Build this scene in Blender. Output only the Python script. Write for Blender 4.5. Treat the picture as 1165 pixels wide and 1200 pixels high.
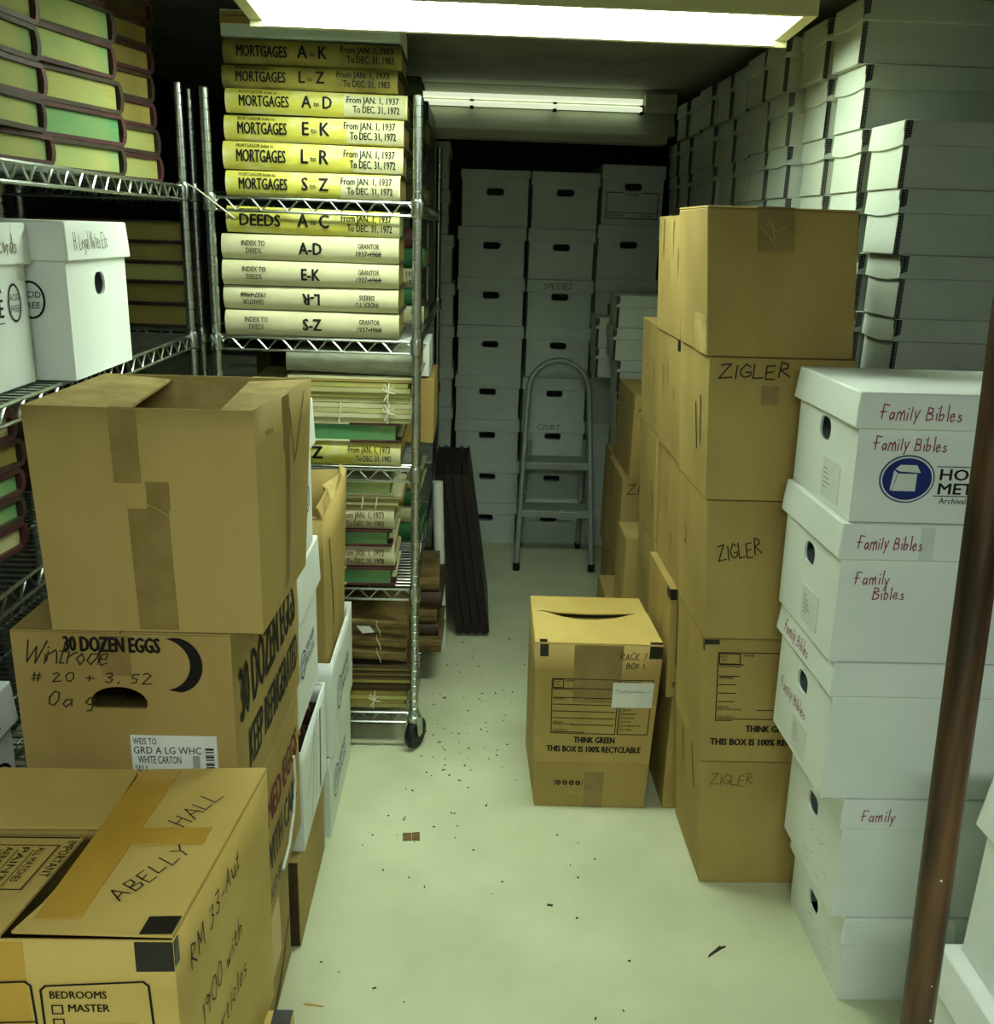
import bpy, bmesh, math, random
from mathutils import Vector, Matrix, Euler
random.seed(11)
for o in list(bpy.data.objects):
    bpy.data.objects.remove(o)
SC = bpy.context.scene
COL = SC.collection
R = math.radians

# ------------------------------------------------------------------ camera, light, exposure
cd = bpy.data.cameras.new('camera')
cam = bpy.data.objects.new('camera', cd); COL.objects.link(cam)
cd.sensor_fit = 'VERTICAL'; cd.sensor_height = 36.0; cd.lens = 33.0; cd.clip_start = 0.02
cam.matrix_world = Matrix.Translation((0, 0, 1.55)) @ Matrix([[0.9992132, -0.0233794, -0.0320366], [-0.0239268, 0.2888617, -0.9570718], [0.0316299, 0.9570853, 0.288075]]).to_4x4()
SC.camera = cam
w = bpy.data.worlds.new('dark_world'); SC.world = w; w.use_nodes = True
w.node_tree.nodes['Background'].inputs[0].default_value = (0.02, 0.025, 0.02, 1)
w.node_tree.nodes['Background'].inputs[1].default_value = 0.3
SC.view_settings.view_transform = 'Standard'
SC.view_settings.look = 'None'
SC.view_settings.gamma = 1.0
SC.view_settings.use_curve_mapping = False
SC.view_settings.exposure = 0.15
LENS_POWER = 34.0            # the lit lens of the near ceiling fixture
# unseen light added behind the camera to brighten surfaces facing it
la = bpy.data.lights.new('rear_fill_light', 'AREA'); la.shape = 'RECTANGLE'; la.size = 1.2; la.size_y = 0.25
la.energy = 44.0; la.color = (0.91, 1.0, 0.90)
lo = bpy.data.objects.new('rear_fill_light', la); COL.objects.link(lo); lo.location = (0.05, -0.75, 2.08)

# ------------------------------------------------------------------ materials
def lin(c):
    return tuple((v/255/12.92 if v/255 <= .04045 else ((v/255+.055)/1.055)**2.4) for v in c) + (1,)

def mat(name, c, c2=None, rough=.7, scale=8, metal=0., bump=0., bscale=60, stretch=(1, 1, 1), emit=0., lo=.35, hi=.65, detail=4, spec=.3):
    m = bpy.data.materials.new(name); m.use_nodes = True
    nt = m.node_tree; N = nt.nodes; L = nt.links
    b = N['Principled BSDF']
    b.inputs['Roughness'].default_value = rough; b.inputs['Metallic'].default_value = metal
    b.inputs['Specular IOR Level'].default_value = spec
    b.inputs['Base Color'].default_value = lin(c)
    if c2 or bump:
        tc = N.new('ShaderNodeTexCoord'); mp = N.new('ShaderNodeMapping'); mp.inputs['Scale'].default_value = stretch
        L.new(tc.outputs['Object'], mp.inputs['Vector'])
    if c2:
        n = N.new('ShaderNodeTexNoise'); n.inputs['Scale'].default_value = scale; n.inputs['Detail'].default_value = detail
        L.new(mp.outputs[0], n.inputs['Vector'])
        r = N.new('ShaderNodeValToRGB'); r.color_ramp.elements[0].position = lo; r.color_ramp.elements[1].position = hi
        r.color_ramp.elements[0].color = lin(c); r.color_ramp.elements[1].color = lin(c2)
        L.new(n.outputs['Fac'], r.inputs[0]); L.new(r.outputs[0], b.inputs['Base Color'])
    if bump:
        n2 = N.new('ShaderNodeTexNoise'); n2.inputs['Scale'].default_value = bscale; n2.inputs['Detail'].default_value = 3
        L.new(mp.outputs[0], n2.inputs['Vector'])
        bp = N.new('ShaderNodeBump'); bp.inputs['Strength'].default_value = bump; bp.inputs['Distance'].default_value = .003
        L.new(n2.outputs['Fac'], bp.inputs['Height']); L.new(bp.outputs[0], b.inputs['Normal'])
    if emit:
        b.inputs['Emission Color'].default_value = lin(c); b.inputs['Emission Strength'].default_value = emit
    return m

def pages_mat(name, c, c2, c3, scale=(3, 3, 160)):
    """paper edge of a closed book: fine sheets along z, broad stains across"""
    m = mat(name, c, c2, rough=.8, scale=1.0, stretch=scale, detail=2)
    nt = m.node_tree; N = nt.nodes; L = nt.links
    tc = N.new('ShaderNodeTexCoord'); n = N.new('ShaderNodeTexNoise'); n.inputs['Scale'].default_value = 5; n.inputs['Detail'].default_value = 3
    L.new(tc.outputs['Object'], n.inputs['Vector'])
    r = N.new('ShaderNodeValToRGB'); r.color_ramp.elements[0].position = .42; r.color_ramp.elements[1].position = .62
    L.new(n.outputs['Fac'], r.inputs[0])
    mx = N.new('ShaderNodeMix'); mx.data_type = 'RGBA'
    b = N['Principled BSDF']; src = b.inputs['Base Color'].links[0].from_socket
    L.new(r.outputs[0], mx.inputs[0]); L.new(src, mx.inputs[6]); mx.inputs[7].default_value = lin(c3)
    L.new(mx.outputs[2], b.inputs['Base Color'])
    return m

M = {}
M['card'] = mat('kraft_cardboard', (153, 132, 74), (177, 155, 92), rough=.75, scale=4, detail=7, lo=.28, hi=.6, bump=.15, bscale=90, stretch=(1, 1, .5))
M['card2'] = mat('kraft_cardboard_dull', (142, 121, 68), (168, 146, 85), rough=.75, scale=4, detail=7, lo=.28, hi=.6, bump=.15, bscale=90, stretch=(1, 1, .5))
M['cardy'] = mat('kraft_cardboard_yellow', (186, 160, 84), (206, 182, 106), rough=.7, scale=4, detail=7, lo=.28, hi=.6, bump=.15, bscale=90)
M['cardin'] = mat('kraft_cardboard_torn', (186, 166, 104), (162, 142, 82), rough=.85, scale=20, bump=.3)
M['tape'] = mat('brown_packing_tape', (128, 108, 58), (142, 122, 70), rough=.32, scale=20, bump=.5, bscale=30, spec=.5)
M['tapey'] = mat('yellowed_packing_tape', (186, 146, 52), (198, 160, 64), rough=.28, scale=9, bump=.5, bscale=25, spec=.5)
M['black'] = mat('black_ink', (14, 13, 12), rough=.6)
M['marker'] = mat('black_marker', (34, 28, 22), rough=.6)
M['pencil'] = mat('grey_pencil', (104, 92, 66), rough=.8)
M['maroon_ink'] = mat('maroon_ink', (112, 34, 44), (92, 30, 40), rough=.7)
M['pinkpen'] = mat('magenta_marker', (142, 42, 88), rough=.6)
M['blue'] = mat('blue_ink', (28, 44, 116), rough=.6)
M['blacktape'] = mat('black_corner_tape', (16, 15, 14), rough=.35, bump=.3, spec=.5)
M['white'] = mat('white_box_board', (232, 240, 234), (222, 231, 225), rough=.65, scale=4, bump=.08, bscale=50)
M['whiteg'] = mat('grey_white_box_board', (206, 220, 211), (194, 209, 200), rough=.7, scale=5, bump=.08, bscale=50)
M['arch'] = mat('grey_archive_board', (172, 182, 168), (160, 171, 157), rough=.65, scale=6, bump=.08, bscale=60)
M['label'] = mat('paper_label', (222, 228, 220), (212, 219, 212), rough=.6, scale=14)
M['floor'] = mat('painted_concrete', (194, 202, 166), (210, 217, 182), rough=.55, scale=3.2, bump=.1, bscale=25, detail=7)
M['ceil'] = mat('grey_concrete_ceiling', (146, 148, 132), (166, 168, 150), rough=.9, scale=5, bump=.3, bscale=30, detail=7)
M['wall'] = mat('shade_dark_wall', (58, 60, 56), (66, 68, 63), rough=.9, scale=3)  # base colour darkened to hold the deep shade on the walls
M['wallf'] = mat('grey_painted_wall', (120, 122, 112), (128, 130, 120), rough=.9, scale=3)
M['chrome'] = mat('zinc_plated_steel', (176, 184, 178), rough=.28, metal=1.)
M['steel'] = mat('grey_tube_steel', (158, 170, 162), (146, 158, 150), rough=.38, metal=.25, scale=30)
M['rubber'] = mat('black_rubber', (20, 20, 20), rough=.5)
M['fixture'] = mat('cream_enamel', (206, 204, 160), (196, 194, 150), rough=.45, scale=3)
M['fixture2'] = mat('white_enamel', (198, 204, 184), (180, 186, 164), rough=.4, scale=3, stretch=(1, 1, 5))
M['refl'] = mat('white_reflector', (240, 246, 228), rough=.5)
M['lens'] = mat('lit_lens', (240, 255, 236), rough=.5, emit=LENS_POWER)
M['tubeglow'] = mat('dim_tube', (236, 248, 214), rough=.4, emit=.75)
M['wood'] = mat('worn_brown_wood', (40, 29, 20), (104, 75, 44), rough=.4, scale=3, stretch=(14, 14, 1.1), bump=.15, lo=.38, hi=.72, spec=.4)
M['cover_m'] = mat('maroon_leather', (58, 30, 34), (84, 48, 46), rough=.55, scale=12, bump=.3)
M['cover_b'] = mat('dark_brown_leather', (42, 34, 26), (72, 58, 42), rough=.6, scale=10, bump=.3)
M['cover_g'] = mat('green_cloth', (34, 84, 52), (44, 104, 62), rough=.7, scale=14)
M['cover_gr'] = mat('grey_cloth', (148, 152, 130), (126, 130, 110), rough=.8, scale=9, stretch=(2, 2, 8))
M['cover_red'] = mat('magenta_leather', (120, 34, 76), (98, 30, 60), rough=.5, scale=12)
M['cover_mg'] = mat('green_and_maroon_board', (86, 86, 56), (60, 70, 48), rough=.6, scale=9)
M['cream'] = mat('cream_cloth_spine', (206, 203, 164), (192, 190, 150), rough=.7, scale=8, bump=.15, bscale=300)
M['yellow'] = mat('yellow_taped_spine', (200, 194, 84), (226, 224, 176), rough=.5, scale=8, lo=.46, hi=.66, detail=6, bump=.35, bscale=40, stretch=(1, 1, 2))
M['olive'] = mat('dirty_yellow_spine', (172, 160, 76), (118, 108, 58), rough=.6, scale=11, detail=6, bump=.3, bscale=40)
M['pg_green'] = pages_mat('green_edged_paper', (118, 152, 98), (136, 168, 110), (168, 172, 104))
M['pg_yel'] = pages_mat('yellowed_paper', (178, 172, 98), (156, 150, 82), (160, 166, 98))
M['pg_olive'] = pages_mat('browned_paper', (168, 150, 78), (146, 130, 66), (134, 122, 64))
M['pg_white'] = pages_mat('pale_paper', (198, 196, 140), (160, 158, 104), (180, 178, 124))
M['pg_emer'] = pages_mat('emerald_paper', (74, 136, 88), (92, 152, 100), (122, 154, 98))
M['pg_dark'] = pages_mat('dark_old_paper', (96, 82, 46), (62, 52, 32), (80, 68, 40))
M['oldpaper'] = mat('brown_wrapping_paper', (128, 108, 60), (84, 70, 38), rough=.8, scale=7, stretch=(2, 2, 14), detail=6)
M['cover_dk'] = mat('black_maroon_cloth', (30, 22, 22), (44, 32, 32), rough=.5, scale=10, bump=.2)
M['pg_blk'] = pages_mat('sooty_paper', (52, 46, 38), (30, 26, 22), (40, 34, 30))
M['string'] = mat('cotton_string', (214, 212, 186), rough=.8)
M['debris'] = mat('dark_crumbs', (70, 62, 44), (52, 46, 34), rough=.9, scale=40)
M['scrap'] = mat('brown_card_scrap', (128, 104, 62), (108, 86, 50), rough=.85, scale=60)
mm = bpy.data.materials.new('riveted_metal_edge'); mm.use_nodes = True      # dark steel strip with small pale rivets
_n = mm.node_tree.nodes; _l = mm.node_tree.links; _b = _n['Principled BSDF']; _b.inputs['Roughness'].default_value = .5
_t = _n.new('ShaderNodeTexCoord'); _m = _n.new('ShaderNodeMapping'); _m.inputs['Scale'].default_value = (210, 210, 210)
_v = _n.new('ShaderNodeTexVoronoi'); _v.inputs['Scale'].default_value = 1.0; _v.inputs['Randomness'].default_value = .15
_r = _n.new('ShaderNodeValToRGB'); _r.color_ramp.interpolation = 'CONSTANT'
_r.color_ramp.elements[0].color = lin((150, 156, 146)); _r.color_ramp.elements[1].position = .26; _r.color_ramp.elements[1].color = lin((22, 22, 20))
_l.new(_t.outputs['Object'], _m.inputs[0]); _l.new(_m.outputs[0], _v.inputs['Vector']); _l.new(_v.outputs['Distance'], _r.inputs[0]); _l.new(_r.outputs[0], _b.inputs['Base Color'])
M['rivet'] = mm

# ------------------------------------------------------------------ helpers
def tag(o, label, cat, group=None):
    o['label'] = label; o['category'] = cat
    if group: o['group'] = group
    return o

def thing(name, label, cat, loc=(0, 0, 0), rot=(0, 0, 0), group=None):
    o = bpy.data.objects.new(name, None); COL.objects.link(o)
    o.empty_display_size = .05
    o.location = loc; o.rotation_euler = rot if not isinstance(rot, (int, float)) else (0, 0, rot)
    return tag(o, label, cat, group)

def obj(name, bm, m, parent=None, smooth=None, label=None):
    me = bpy.data.meshes.new(name)
    bmesh.ops.recalc_face_normals(bm, faces=bm.faces)
    bm.to_mesh(me); bm.free()
    for x in (m if isinstance(m, (list, tuple)) else [m]): me.materials.append(x)
    if smooth is not None:
        for p in me.polygons: p.use_smooth = True
        if smooth < 180:
            try: me.set_sharp_from_angle(angle=R(smooth))
            except Exception: pass
    o = bpy.data.objects.new(name, me); COL.objects.link(o)
    if parent: o.parent = parent
    if label: o['label'] = label
    return o

def struct(name, bm, m):
    o = obj(name, bm, m); o['kind'] = 'structure'; return o

def bevel(o, w, seg=2, ang=40):
    b = o.modifiers.new('bevel', 'BEVEL'); b.width = w; b.segments = seg; b.limit_method = 'ANGLE'; b.angle_limit = R(ang)
    return o

def box(bm, x0, x1, y0, y1, z0, z1, mi=0):
    v = [bm.verts.new(p) for p in ((x0,y0,z0),(x1,y0,z0),(x1,y1,z0),(x0,y1,z0),(x0,y0,z1),(x1,y0,z1),(x1,y1,z1),(x0,y1,z1))]
    for f in ((0,1,5,4),(1,2,6,5),(2,3,7,6),(3,0,4,7),(4,5,6,7),(3,2,1,0)):
        bm.faces.new([v[i] for i in f]).material_index = mi
    return v

def hexa(bm, c, mi=0):
    v = [bm.verts.new(p) for p in c]
    for f in ((0,1,5,4),(1,2,6,5),(2,3,7,6),(3,0,4,7),(4,5,6,7),(3,2,1,0)):
        bm.faces.new([v[i] for i in f]).material_index = mi

def tube(bm, pts, r, seg=6, cap=True, mi=0, closed=False):
    pts = [Vector(p) for p in pts]; n = len(pts); rings = []
    up = None
    for i, p in enumerate(pts):
        if closed: d = pts[(i+1) % n]-pts[i-1]
        else: d = (pts[min(i+1, n-1)]-pts[max(i-1, 0)])
        d.normalize()
        if up is None:
            up = Vector((0, 0, 1)) if abs(d.z) < .9 else Vector((1, 0, 0))
        a = d.cross(up)
        if a.length < 1e-4: a = d.cross(Vector((0, 1, 0)))
        a.normalize(); b = a.cross(d).normalized(); up = b
        rr = r[i] if isinstance(r, (list, tuple)) else r
        rings.append([bm.verts.new(p+a*rr*math.cos(2*math.pi*k/seg)+b*rr*math.sin(2*math.pi*k/seg)) for k in range(seg)])
    m = n if closed else n-1
    for i in range(m):
        A, B = rings[i], rings[(i+1) % n]
        for k in range(seg):
            bm.faces.new((A[k], A[(k+1) % seg], B[(k+1) % seg], B[k])).material_index = mi
    if cap and not closed:
        bm.faces.new(rings[0][::-1]).material_index = mi; bm.faces.new(rings[-1]).material_index = mi

def lathe(bm, prof, seg=16, c=(0, 0), cap=True):
    rings = [[bm.verts.new((c[0]+r*math.cos(2*math.pi*k/seg), c[1]+r*math.sin(2*math.pi*k/seg), z)) for k in range(seg)] for r, z in prof]
    for A, B in zip(rings, rings[1:]):
        for k in range(seg): bm.faces.new((A[k], A[(k+1) % seg], B[(k+1) % seg], B[k]))
    if cap: bm.faces.new(rings[0][::-1]); bm.faces.new(rings[-1])

# ---- a surface patch: maps metres (x, y) from the patch's lower left corner to 3D
class Quad:
    def __init__(s, bl, br, tr, tl, bulge=0.):
        s.c = [Vector(p) for p in (bl, br, tr, tl)]; s.bulge = bulge
        s.w = ((s.c[1]-s.c[0]).length+(s.c[2]-s.c[3]).length)/2
        s.h = ((s.c[3]-s.c[0]).length+(s.c[2]-s.c[1]).length)/2
        s.n = (s.c[1]-s.c[0]).cross(s.c[3]-s.c[0]).normalized()
    def uv(s, u, v, off=0.):
        a, b, c, d = s.c
        p = a*(1-u)*(1-v)+b*u*(1-v)+c*u*v+d*(1-u)*v
        e = max(0, u*(1-u)) * max(0, v*(1-v)) * 16
        return p+s.n*(s.bulge*e**.6+off)
    def __call__(s, x, y, off=0.):
        return s.uv(x/s.w, y/s.h, off)

_tc = {}
def text2d(s, bold=0.):
    k = (s, bold)
    if k not in _tc:
        cu = bpy.data.curves.new('t', 'FONT'); cu.body = s; cu.size = 1; cu.offset = bold; cu.resolution_u = 2
        o = bpy.data.objects.new('t', cu); COL.objects.link(o)
        bpy.context.view_layer.update()
        me = bpy.data.meshes.new_from_object(o.evaluated_get(bpy.context.evaluated_depsgraph_get()))
        vs = [(v.co.x, v.co.y) for v in me.vertices]; fs = [tuple(p.vertices) for p in me.polygons]
        bpy.data.objects.remove(o); bpy.data.curves.remove(cu); bpy.data.meshes.remove(me)
        x0 = min(v[0] for v in vs); x1 = max(v[0] for v in vs)
        _tc[k] = ([((x-x0), y/.69) for x, y in vs], fs, x1-x0)      # cap height 1
    return _tc[k]

GL = {  # single stroke letters, unit box, lower case x-height .55
 'A': '0,0 .35,1 .7,0|.12,.38 .6,.4', 'B': '0,0 0,1 .5,.9 .5,.6 0,.52 .6,.4 .6,.1 0,0', 'C': '.65,.85 .3,1 0,.6 .05,.15 .35,0 .65,.15',
 'D': '0,0 .05,1 .5,.8 .6,.4 .4,.05 0,0', 'E': '.6,1 0,1 0,.5 .45,.52|0,.5 0,0 .6,0', 'F': '.65,.95 .15,1 .15,0|-.05,.5 .5,.55', 'G': '.65,.85 .3,1 0,.6 .05,.15 .4,0 .65,.2 .65,.45 .35,.45',
 'H': '0,0 0,1|.6,0 .6,1|0,.5 .6,.55', 'I': '.1,0 .15,1', 'K': '0,0 0,1|.6,1 0,.45 .6,0', 'L': '0,1 0,0 .55,.02', 'M': '0,0 .1,1 .4,.3 .7,1 .8,0', 'N': '0,0 0,1 .6,0 .6,1',
 'O': '.3,1 0,.6 .1,.1 .4,0 .65,.4 .55,.9 .3,1', 'P': '0,0 0,1 .5,.9 .5,.6 0,.5', 'R': '0,0 .05,1 .55,.9 .5,.6 .05,.5 .65,0', 'S': '.6,.85 .3,1 .05,.8 .5,.35 .4,.05 0,.1', 'T': '0,1 .7,1|.35,1 .35,0',
 'W': '0,1 .2,0 .45,.7 .65,0 .9,1', 'X': '0,0 .6,1|0,1 .6,0', 'Y': '0,1 .35,.5 .7,1|.35,.5 .3,0', 'Z': '0,.95 .65,1 0,0 .7,.05', 'U': '0,1 .05,.2 .3,0 .55,.2 .6,1', 'V': '0,1 .3,0 .6,1',
 'a': '.45,.5 .15,.5 0,.2 .2,0 .45,.3 .45,.5 .5,0', 'b': '0,1 0,0 .3,0 .45,.3 .25,.5 0,.35', 'c': '.45,.45 .2,.55 0,.25 .2,0 .5,.1', 'd': '.45,.5 .15,.5 0,.2 .2,0 .45,.3 .5,1 .5,0', 'e': '0,.28 .42,.32 .35,.55 .1,.5 0,.2 .2,0 .5,.1',
 'g': '.45,.5 .15,.5 0,.25 .2,.05 .45,.3 .45,.5 .4,-.3 .1,-.35', 'h': '0,1 0,0|0,.35 .25,.55 .4,.4 .45,0', 'i': '.1,.5 .12,0|.12,.75 .14,.8', 'k': '0,1 0,0|.4,.5 0,.2 .45,0', 'l': '.05,1 .1,0', 'm': '0,.5 0,0|0,.35 .18,.55 .3,.4 .3,0|.3,.35 .5,.55 .6,.4 .65,0',
 'n': '0,.5 0,0|0,.35 .25,.55 .4,.4 .45,0', 'o': '.22,.55 0,.3 .2,0 .45,.25 .22,.55', 'p': '0,.5 0,-.35|0,.35 .3,.55 .45,.3 .2,.02 0,.15', 'r': '0,.5 .03,0|.02,.3 .2,.52 .4,.5', 's': '.4,.48 .15,.55 .05,.4 .4,.2 .3,.0 0,.05', 't': '.2,.9 .18,.05 .4,.02|0,.58 .42,.62',
 'u': '0,.5 .05,.05 .25,0 .45,.3|.45,.5 .5,0', 'v': '0,.5 .2,0 .45,.55', 'w': '0,.5 .15,0 .3,.4 .45,0 .6,.5', 'x': '0,.5 .45,0|0,0 .45,.5', 'y': '0,.5 .2,.1|.45,.55 .1,-.35',
 '0': '.3,1 0,.6 .1,.1 .4,0 .6,.4 .55,.9 .3,1', '1': '.1,.8 .25,1 .25,0', '2': '0,.8 .25,1 .5,.8 0,0 .6,.02', '3': '.05,.95 .45,1 .5,.7 .2,.55 .55,.35 .3,0 0,.08', '4': '.4,0 .4,1 0,.35 .6,.35', '5': '.55,1 .1,1 .05,.6 .5,.5 .4,.05 0,.05', '7': '0,1 .55,1 .2,0',
 '9': '.5,.75 .2,.95 0,.7 .25,.5 .5,.75 .4,0', '#': '.15,0 .25,1|.45,0 .55,1|0,.35 .65,.38|.05,.68 .7,.7', '+': '.3,.15 .3,.75|0,.45 .6,.45', ',': '.15,.1 .05,-.15', '-': '0,.4 .4,.42', '.': '.05,0 .08,.05',
}
class Ink:
    """letters, rules and outlines lying on a surface patch, all in one mesh"""
    def __init__(s, q, off=.0012): s.q = q; s.off = off; s.bm = bmesh.new(); s.more = []
    def sub(s, name):
        if len(s.bm.verts): s.more.append((s.last, s.bm)); s.bm = bmesh.new()
        s.last = name
    def poly(s, pts):
        s.bm.faces.new([s.bm.verts.new(s.q(x, y, s.off)) for x, y in pts])
    def tri(s, vs, fs):
        b2 = bmesh.new(); V = [b2.verts.new((x, y, 0)) for x, y in vs]
        for f in fs:
            try: b2.faces.new([V[i] for i in f])
            except ValueError: pass
        for cy in getattr(s, 'cuts', ()):
            bmesh.ops.bisect_plane(b2, geom=b2.verts[:]+b2.edges[:]+b2.faces[:], plane_co=(0, cy, 0), plane_no=(0, 1, 0))
        mp = {v: s.bm.verts.new(s.q(v.co.x, v.co.y, s.off)) for v in b2.verts}
        for f in b2.faces: s.bm.faces.new([mp[v] for v in f.verts])
        b2.free()
    def text(s, t, x, y, h, w=None, xs=1., bold=.02, align='L', rot=0., shear=0.):
        vs, fs, tw = text2d(t)
        sx = (w/tw) if w else h*xs/.69
        if align == 'C': x0 = -tw*sx/2
        elif align == 'R': x0 = -tw*sx
        else: x0 = 0
        ca, sa = math.cos(rot), math.sin(rot)
        out = []
        for a, b in vs:
            px, py = x0+a*sx+shear*b*h, b*h
            out.append((x+px*ca-py*sa, y+px*sa+py*ca))
        e = max(0., bold-.004)*h*1.3*min(1., (sx*.69/h)**.7)
        for ex, ey in (((-e, 0), (e, 0), (0, -e*.6), (0, e*.6)) if e > 0 else ((0, 0),)):
            s.tri([(a+ex*ca-ey*sa, b+ex*sa+ey*ca) for a, b in out], fs)
        return tw*sx
    def line(s, pts, wd):
        for (x0, y0), (x1, y1) in zip(pts, pts[1:]):
            L_ = math.hypot(x1-x0, y1-y0)
            if L_ < 1e-6: continue
            dx, dy = (x1-x0)/L_, (y1-y0)/L_; e = wd*.35
            x0e, y0e, x1e, y1e = x0-dx*e, y0-dy*e, x1+dx*e, y1+dy*e
            nx, ny = -dy*wd/2, dx*wd/2
            s.poly([(x0e+nx, y0e+ny), (x0e-nx, y0e-ny), (x1e-nx, y1e-ny), (x1e+nx, y1e+ny)])
    def frame(s, x0, y0, x1, y1, wd): s.line([(x0, y0), (x1, y0), (x1, y1), (x0, y1), (x0, y0)], wd)
    def rect(s, x0, y0, x1, y1): s.poly([(x0, y0), (x1, y0), (x1, y1), (x0, y1)])
    def ring(s, cx, cy, rx, ry, wd, n=28):
        for k in range(n):
            a, b = 2*math.pi*k/n, 2*math.pi*(k+1)/n
            s.poly([(cx+(rx)*math.cos(a), cy+ry*math.sin(a)), (cx+rx*math.cos(b), cy+ry*math.sin(b)),
                    (cx+(rx-wd)*math.cos(b), cy+(ry-wd)*math.sin(b)), (cx+(rx-wd)*math.cos(a), cy+(ry-wd)*math.sin(a))])
    def hand(s, t, x, y, h, wd, xs=1., rot=0., jit=.05, gap=.25, shear=.1):
        rnd = random.Random(t); ca, sa = math.cos(rot), math.sin(rot); cx = 0.
        for ch in t:
            if ch == ' ': cx += .55*h*xs; continue
            g = GL.get(ch)
            if not g: continue
            wmax = 0; sc = 1+rnd.uniform(-.12, .12); dy = rnd.uniform(-.06, .06)
            for st in g.split('|'):
                pts = []
                for p in st.split():
                    a, b = map(float, p.split(',')); wmax = max(wmax, a)
                    a = (a+rnd.uniform(-jit, jit))*sc; b = (b+rnd.uniform(-jit, jit))*sc+dy
                    px, py = cx+(a+shear*b)*h*xs, b*h
                    pts.append((x+px*ca-py*sa, y+px*sa+py*ca))
                s.line(pts, wd)
            cx += (wmax+gap)*h*xs
        return cx
    def build(s, name, m, parent, label=None):
        for nm, b in s.more:
            me = bpy.data.meshes.new(nm); b.normal_update(); b.to_mesh(me); b.free(); me.materials.append(m)
            o = bpy.data.objects.new(nm, me); COL.objects.link(o); o.parent = parent
        if s.more: name = s.last
        me = bpy.data.meshes.new(name); s.bm.normal_update(); s.bm.to_mesh(me); s.bm.free(); me.materials.append(m)
        o = bpy.data.objects.new(name, me); COL.objects.link(o); o.parent = parent
        if label: o['label'] = label
        return o

def slab(name, q, x0, y0, x1, y1, m, parent, th=.0008, n=4, skew=0., label=None):
    """a thin strip stuck on a surface patch (tape, label)"""
    bm = bmesh.new(); g = []
    for off in (-.0004, th):
        g.append([[bm.verts.new(q(x0+(x1-x0)*i/n+skew*j/n, y0+(y1-y0)*j/n, off)) for i in range(n+1)] for j in range(n+1)])
    a, b = g
    for j in range(n):
        for i in range(n):
            bm.faces.new((b[j][i], b[j][i+1], b[j+1][i+1], b[j+1][i]))
    per = [(0, i) for i in range(n)]+[(j, n) for j in range(n)]+[(n, n-i) for i in range(n)]+[(n-j, 0) for j in range(n)]
    for (j, i), (j2, i2) in zip(per, per[1:]+per[:1]):
        bm.faces.new((a[j][i], a[j2][i2], b[j2][i2], b[j][i]))
    return obj(name, bm, m, parent, label=label)

FACES = {'front': (0, 1, 5, 4), 'right': (1, 2, 6, 5), 'back': (2, 3, 7, 6), 'left': (3, 0, 4, 7), 'top': (4, 5, 6, 7), 'bottom': (3, 2, 1, 0)}
def corners(x0, x1, y0, y1, z0, z1, tx=0., ty=0., fl=0.):
    """eight corners about the base centre; tx, ty shift the top, fl widens the bottom"""
    xm, ym = (x0+x1)/2, (y0+y1)/2; a, b = (x1-x0)/2, (y1-y0)/2; h = z1-z0
    B = [(-a-fl, -b-fl, 0), (a+fl, -b-fl, 0), (a+fl, b+fl, 0), (-a-fl, b+fl, 0)]
    T = [(-a+tx, -b+ty, h), (a+tx, -b+ty, h), (a+tx, b+ty, h), (-a+tx, b+ty, h)]
    return (xm, ym, z0), B+T

def rrect(cx, cy, w_, h_, r, n=4):
    out = []
    for (sx, sy, a0) in ((1, 1, 0), (-1, 1, 90), (-1, -1, 180), (1, -1, 270)):
        for k in range(n+1):
            a = R(a0+90*k/n)
            out.append((cx+sx*(w_/2-r)+r*math.cos(a), cy+sy*(h_/2-r)+r*math.sin(a)))
    return out

def shell(name, c, m, parent, bulge=.002, holes={}, skip=(), N=6, thick=0., bev=.0025):
    """the walls of a box with eight free corners; holes: face -> list of outlines in metres"""
    bm = bmesh.new(); Q = {}
    for f, idx in FACES.items():
        q = Quad(*[c[i] for i in idx], bulge=0. if f in ('bottom', 'top') else bulge); Q[f] = q
        if f in skip: continue
        if f in holes:
            per = [q.uv(i/N, 0) for i in range(N)]+[q.uv(1, j/N) for j in range(N)]+[q.uv(1-i/N, 1) for i in range(N)]+[q.uv(0, 1-j/N) for j in range(N)]
            V = [bm.verts.new(p) for p in per]; E = [bm.edges.new((V[i], V[(i+1) % len(V)])) for i in range(len(V))]
            rims = []
            for outl in holes[f]:
                W = [bm.verts.new(q(x, y)) for x, y in outl]; rims.append(W)
                E += [bm.edges.new((W[i], W[(i+1) % len(W)])) for i in range(len(W))]
            bmesh.ops.triangle_fill(bm, use_beauty=True, edges=E)
            if not thick:
                for W, outl in zip(rims, holes[f]):
                    I = [bm.verts.new(q(x, y, -.005)) for x, y in outl]
                    for i in range(len(W)): bm.faces.new((W[i], W[(i+1) % len(W)], I[(i+1) % len(W)], I[i]))
        else:
            g = [[bm.verts.new(q.uv(i/N, j/N)) for i in range(N+1)] for j in range(N+1)]
            for j in range(N):
                for i in range(N): bm.faces.new((g[j][i], g[j][i+1], g[j+1][i+1], g[j+1][i]))
    bmesh.ops.remove_doubles(bm, verts=bm.verts, dist=1e-4)
    o = obj(name, bm, m, parent, smooth=30)
    if thick:
        s = o.modifiers.new('wall', 'SOLIDIFY'); s.thickness = thick; s.offset = -1
    elif bev and not holes: bevel(o, bev)
    return o, Q

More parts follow.
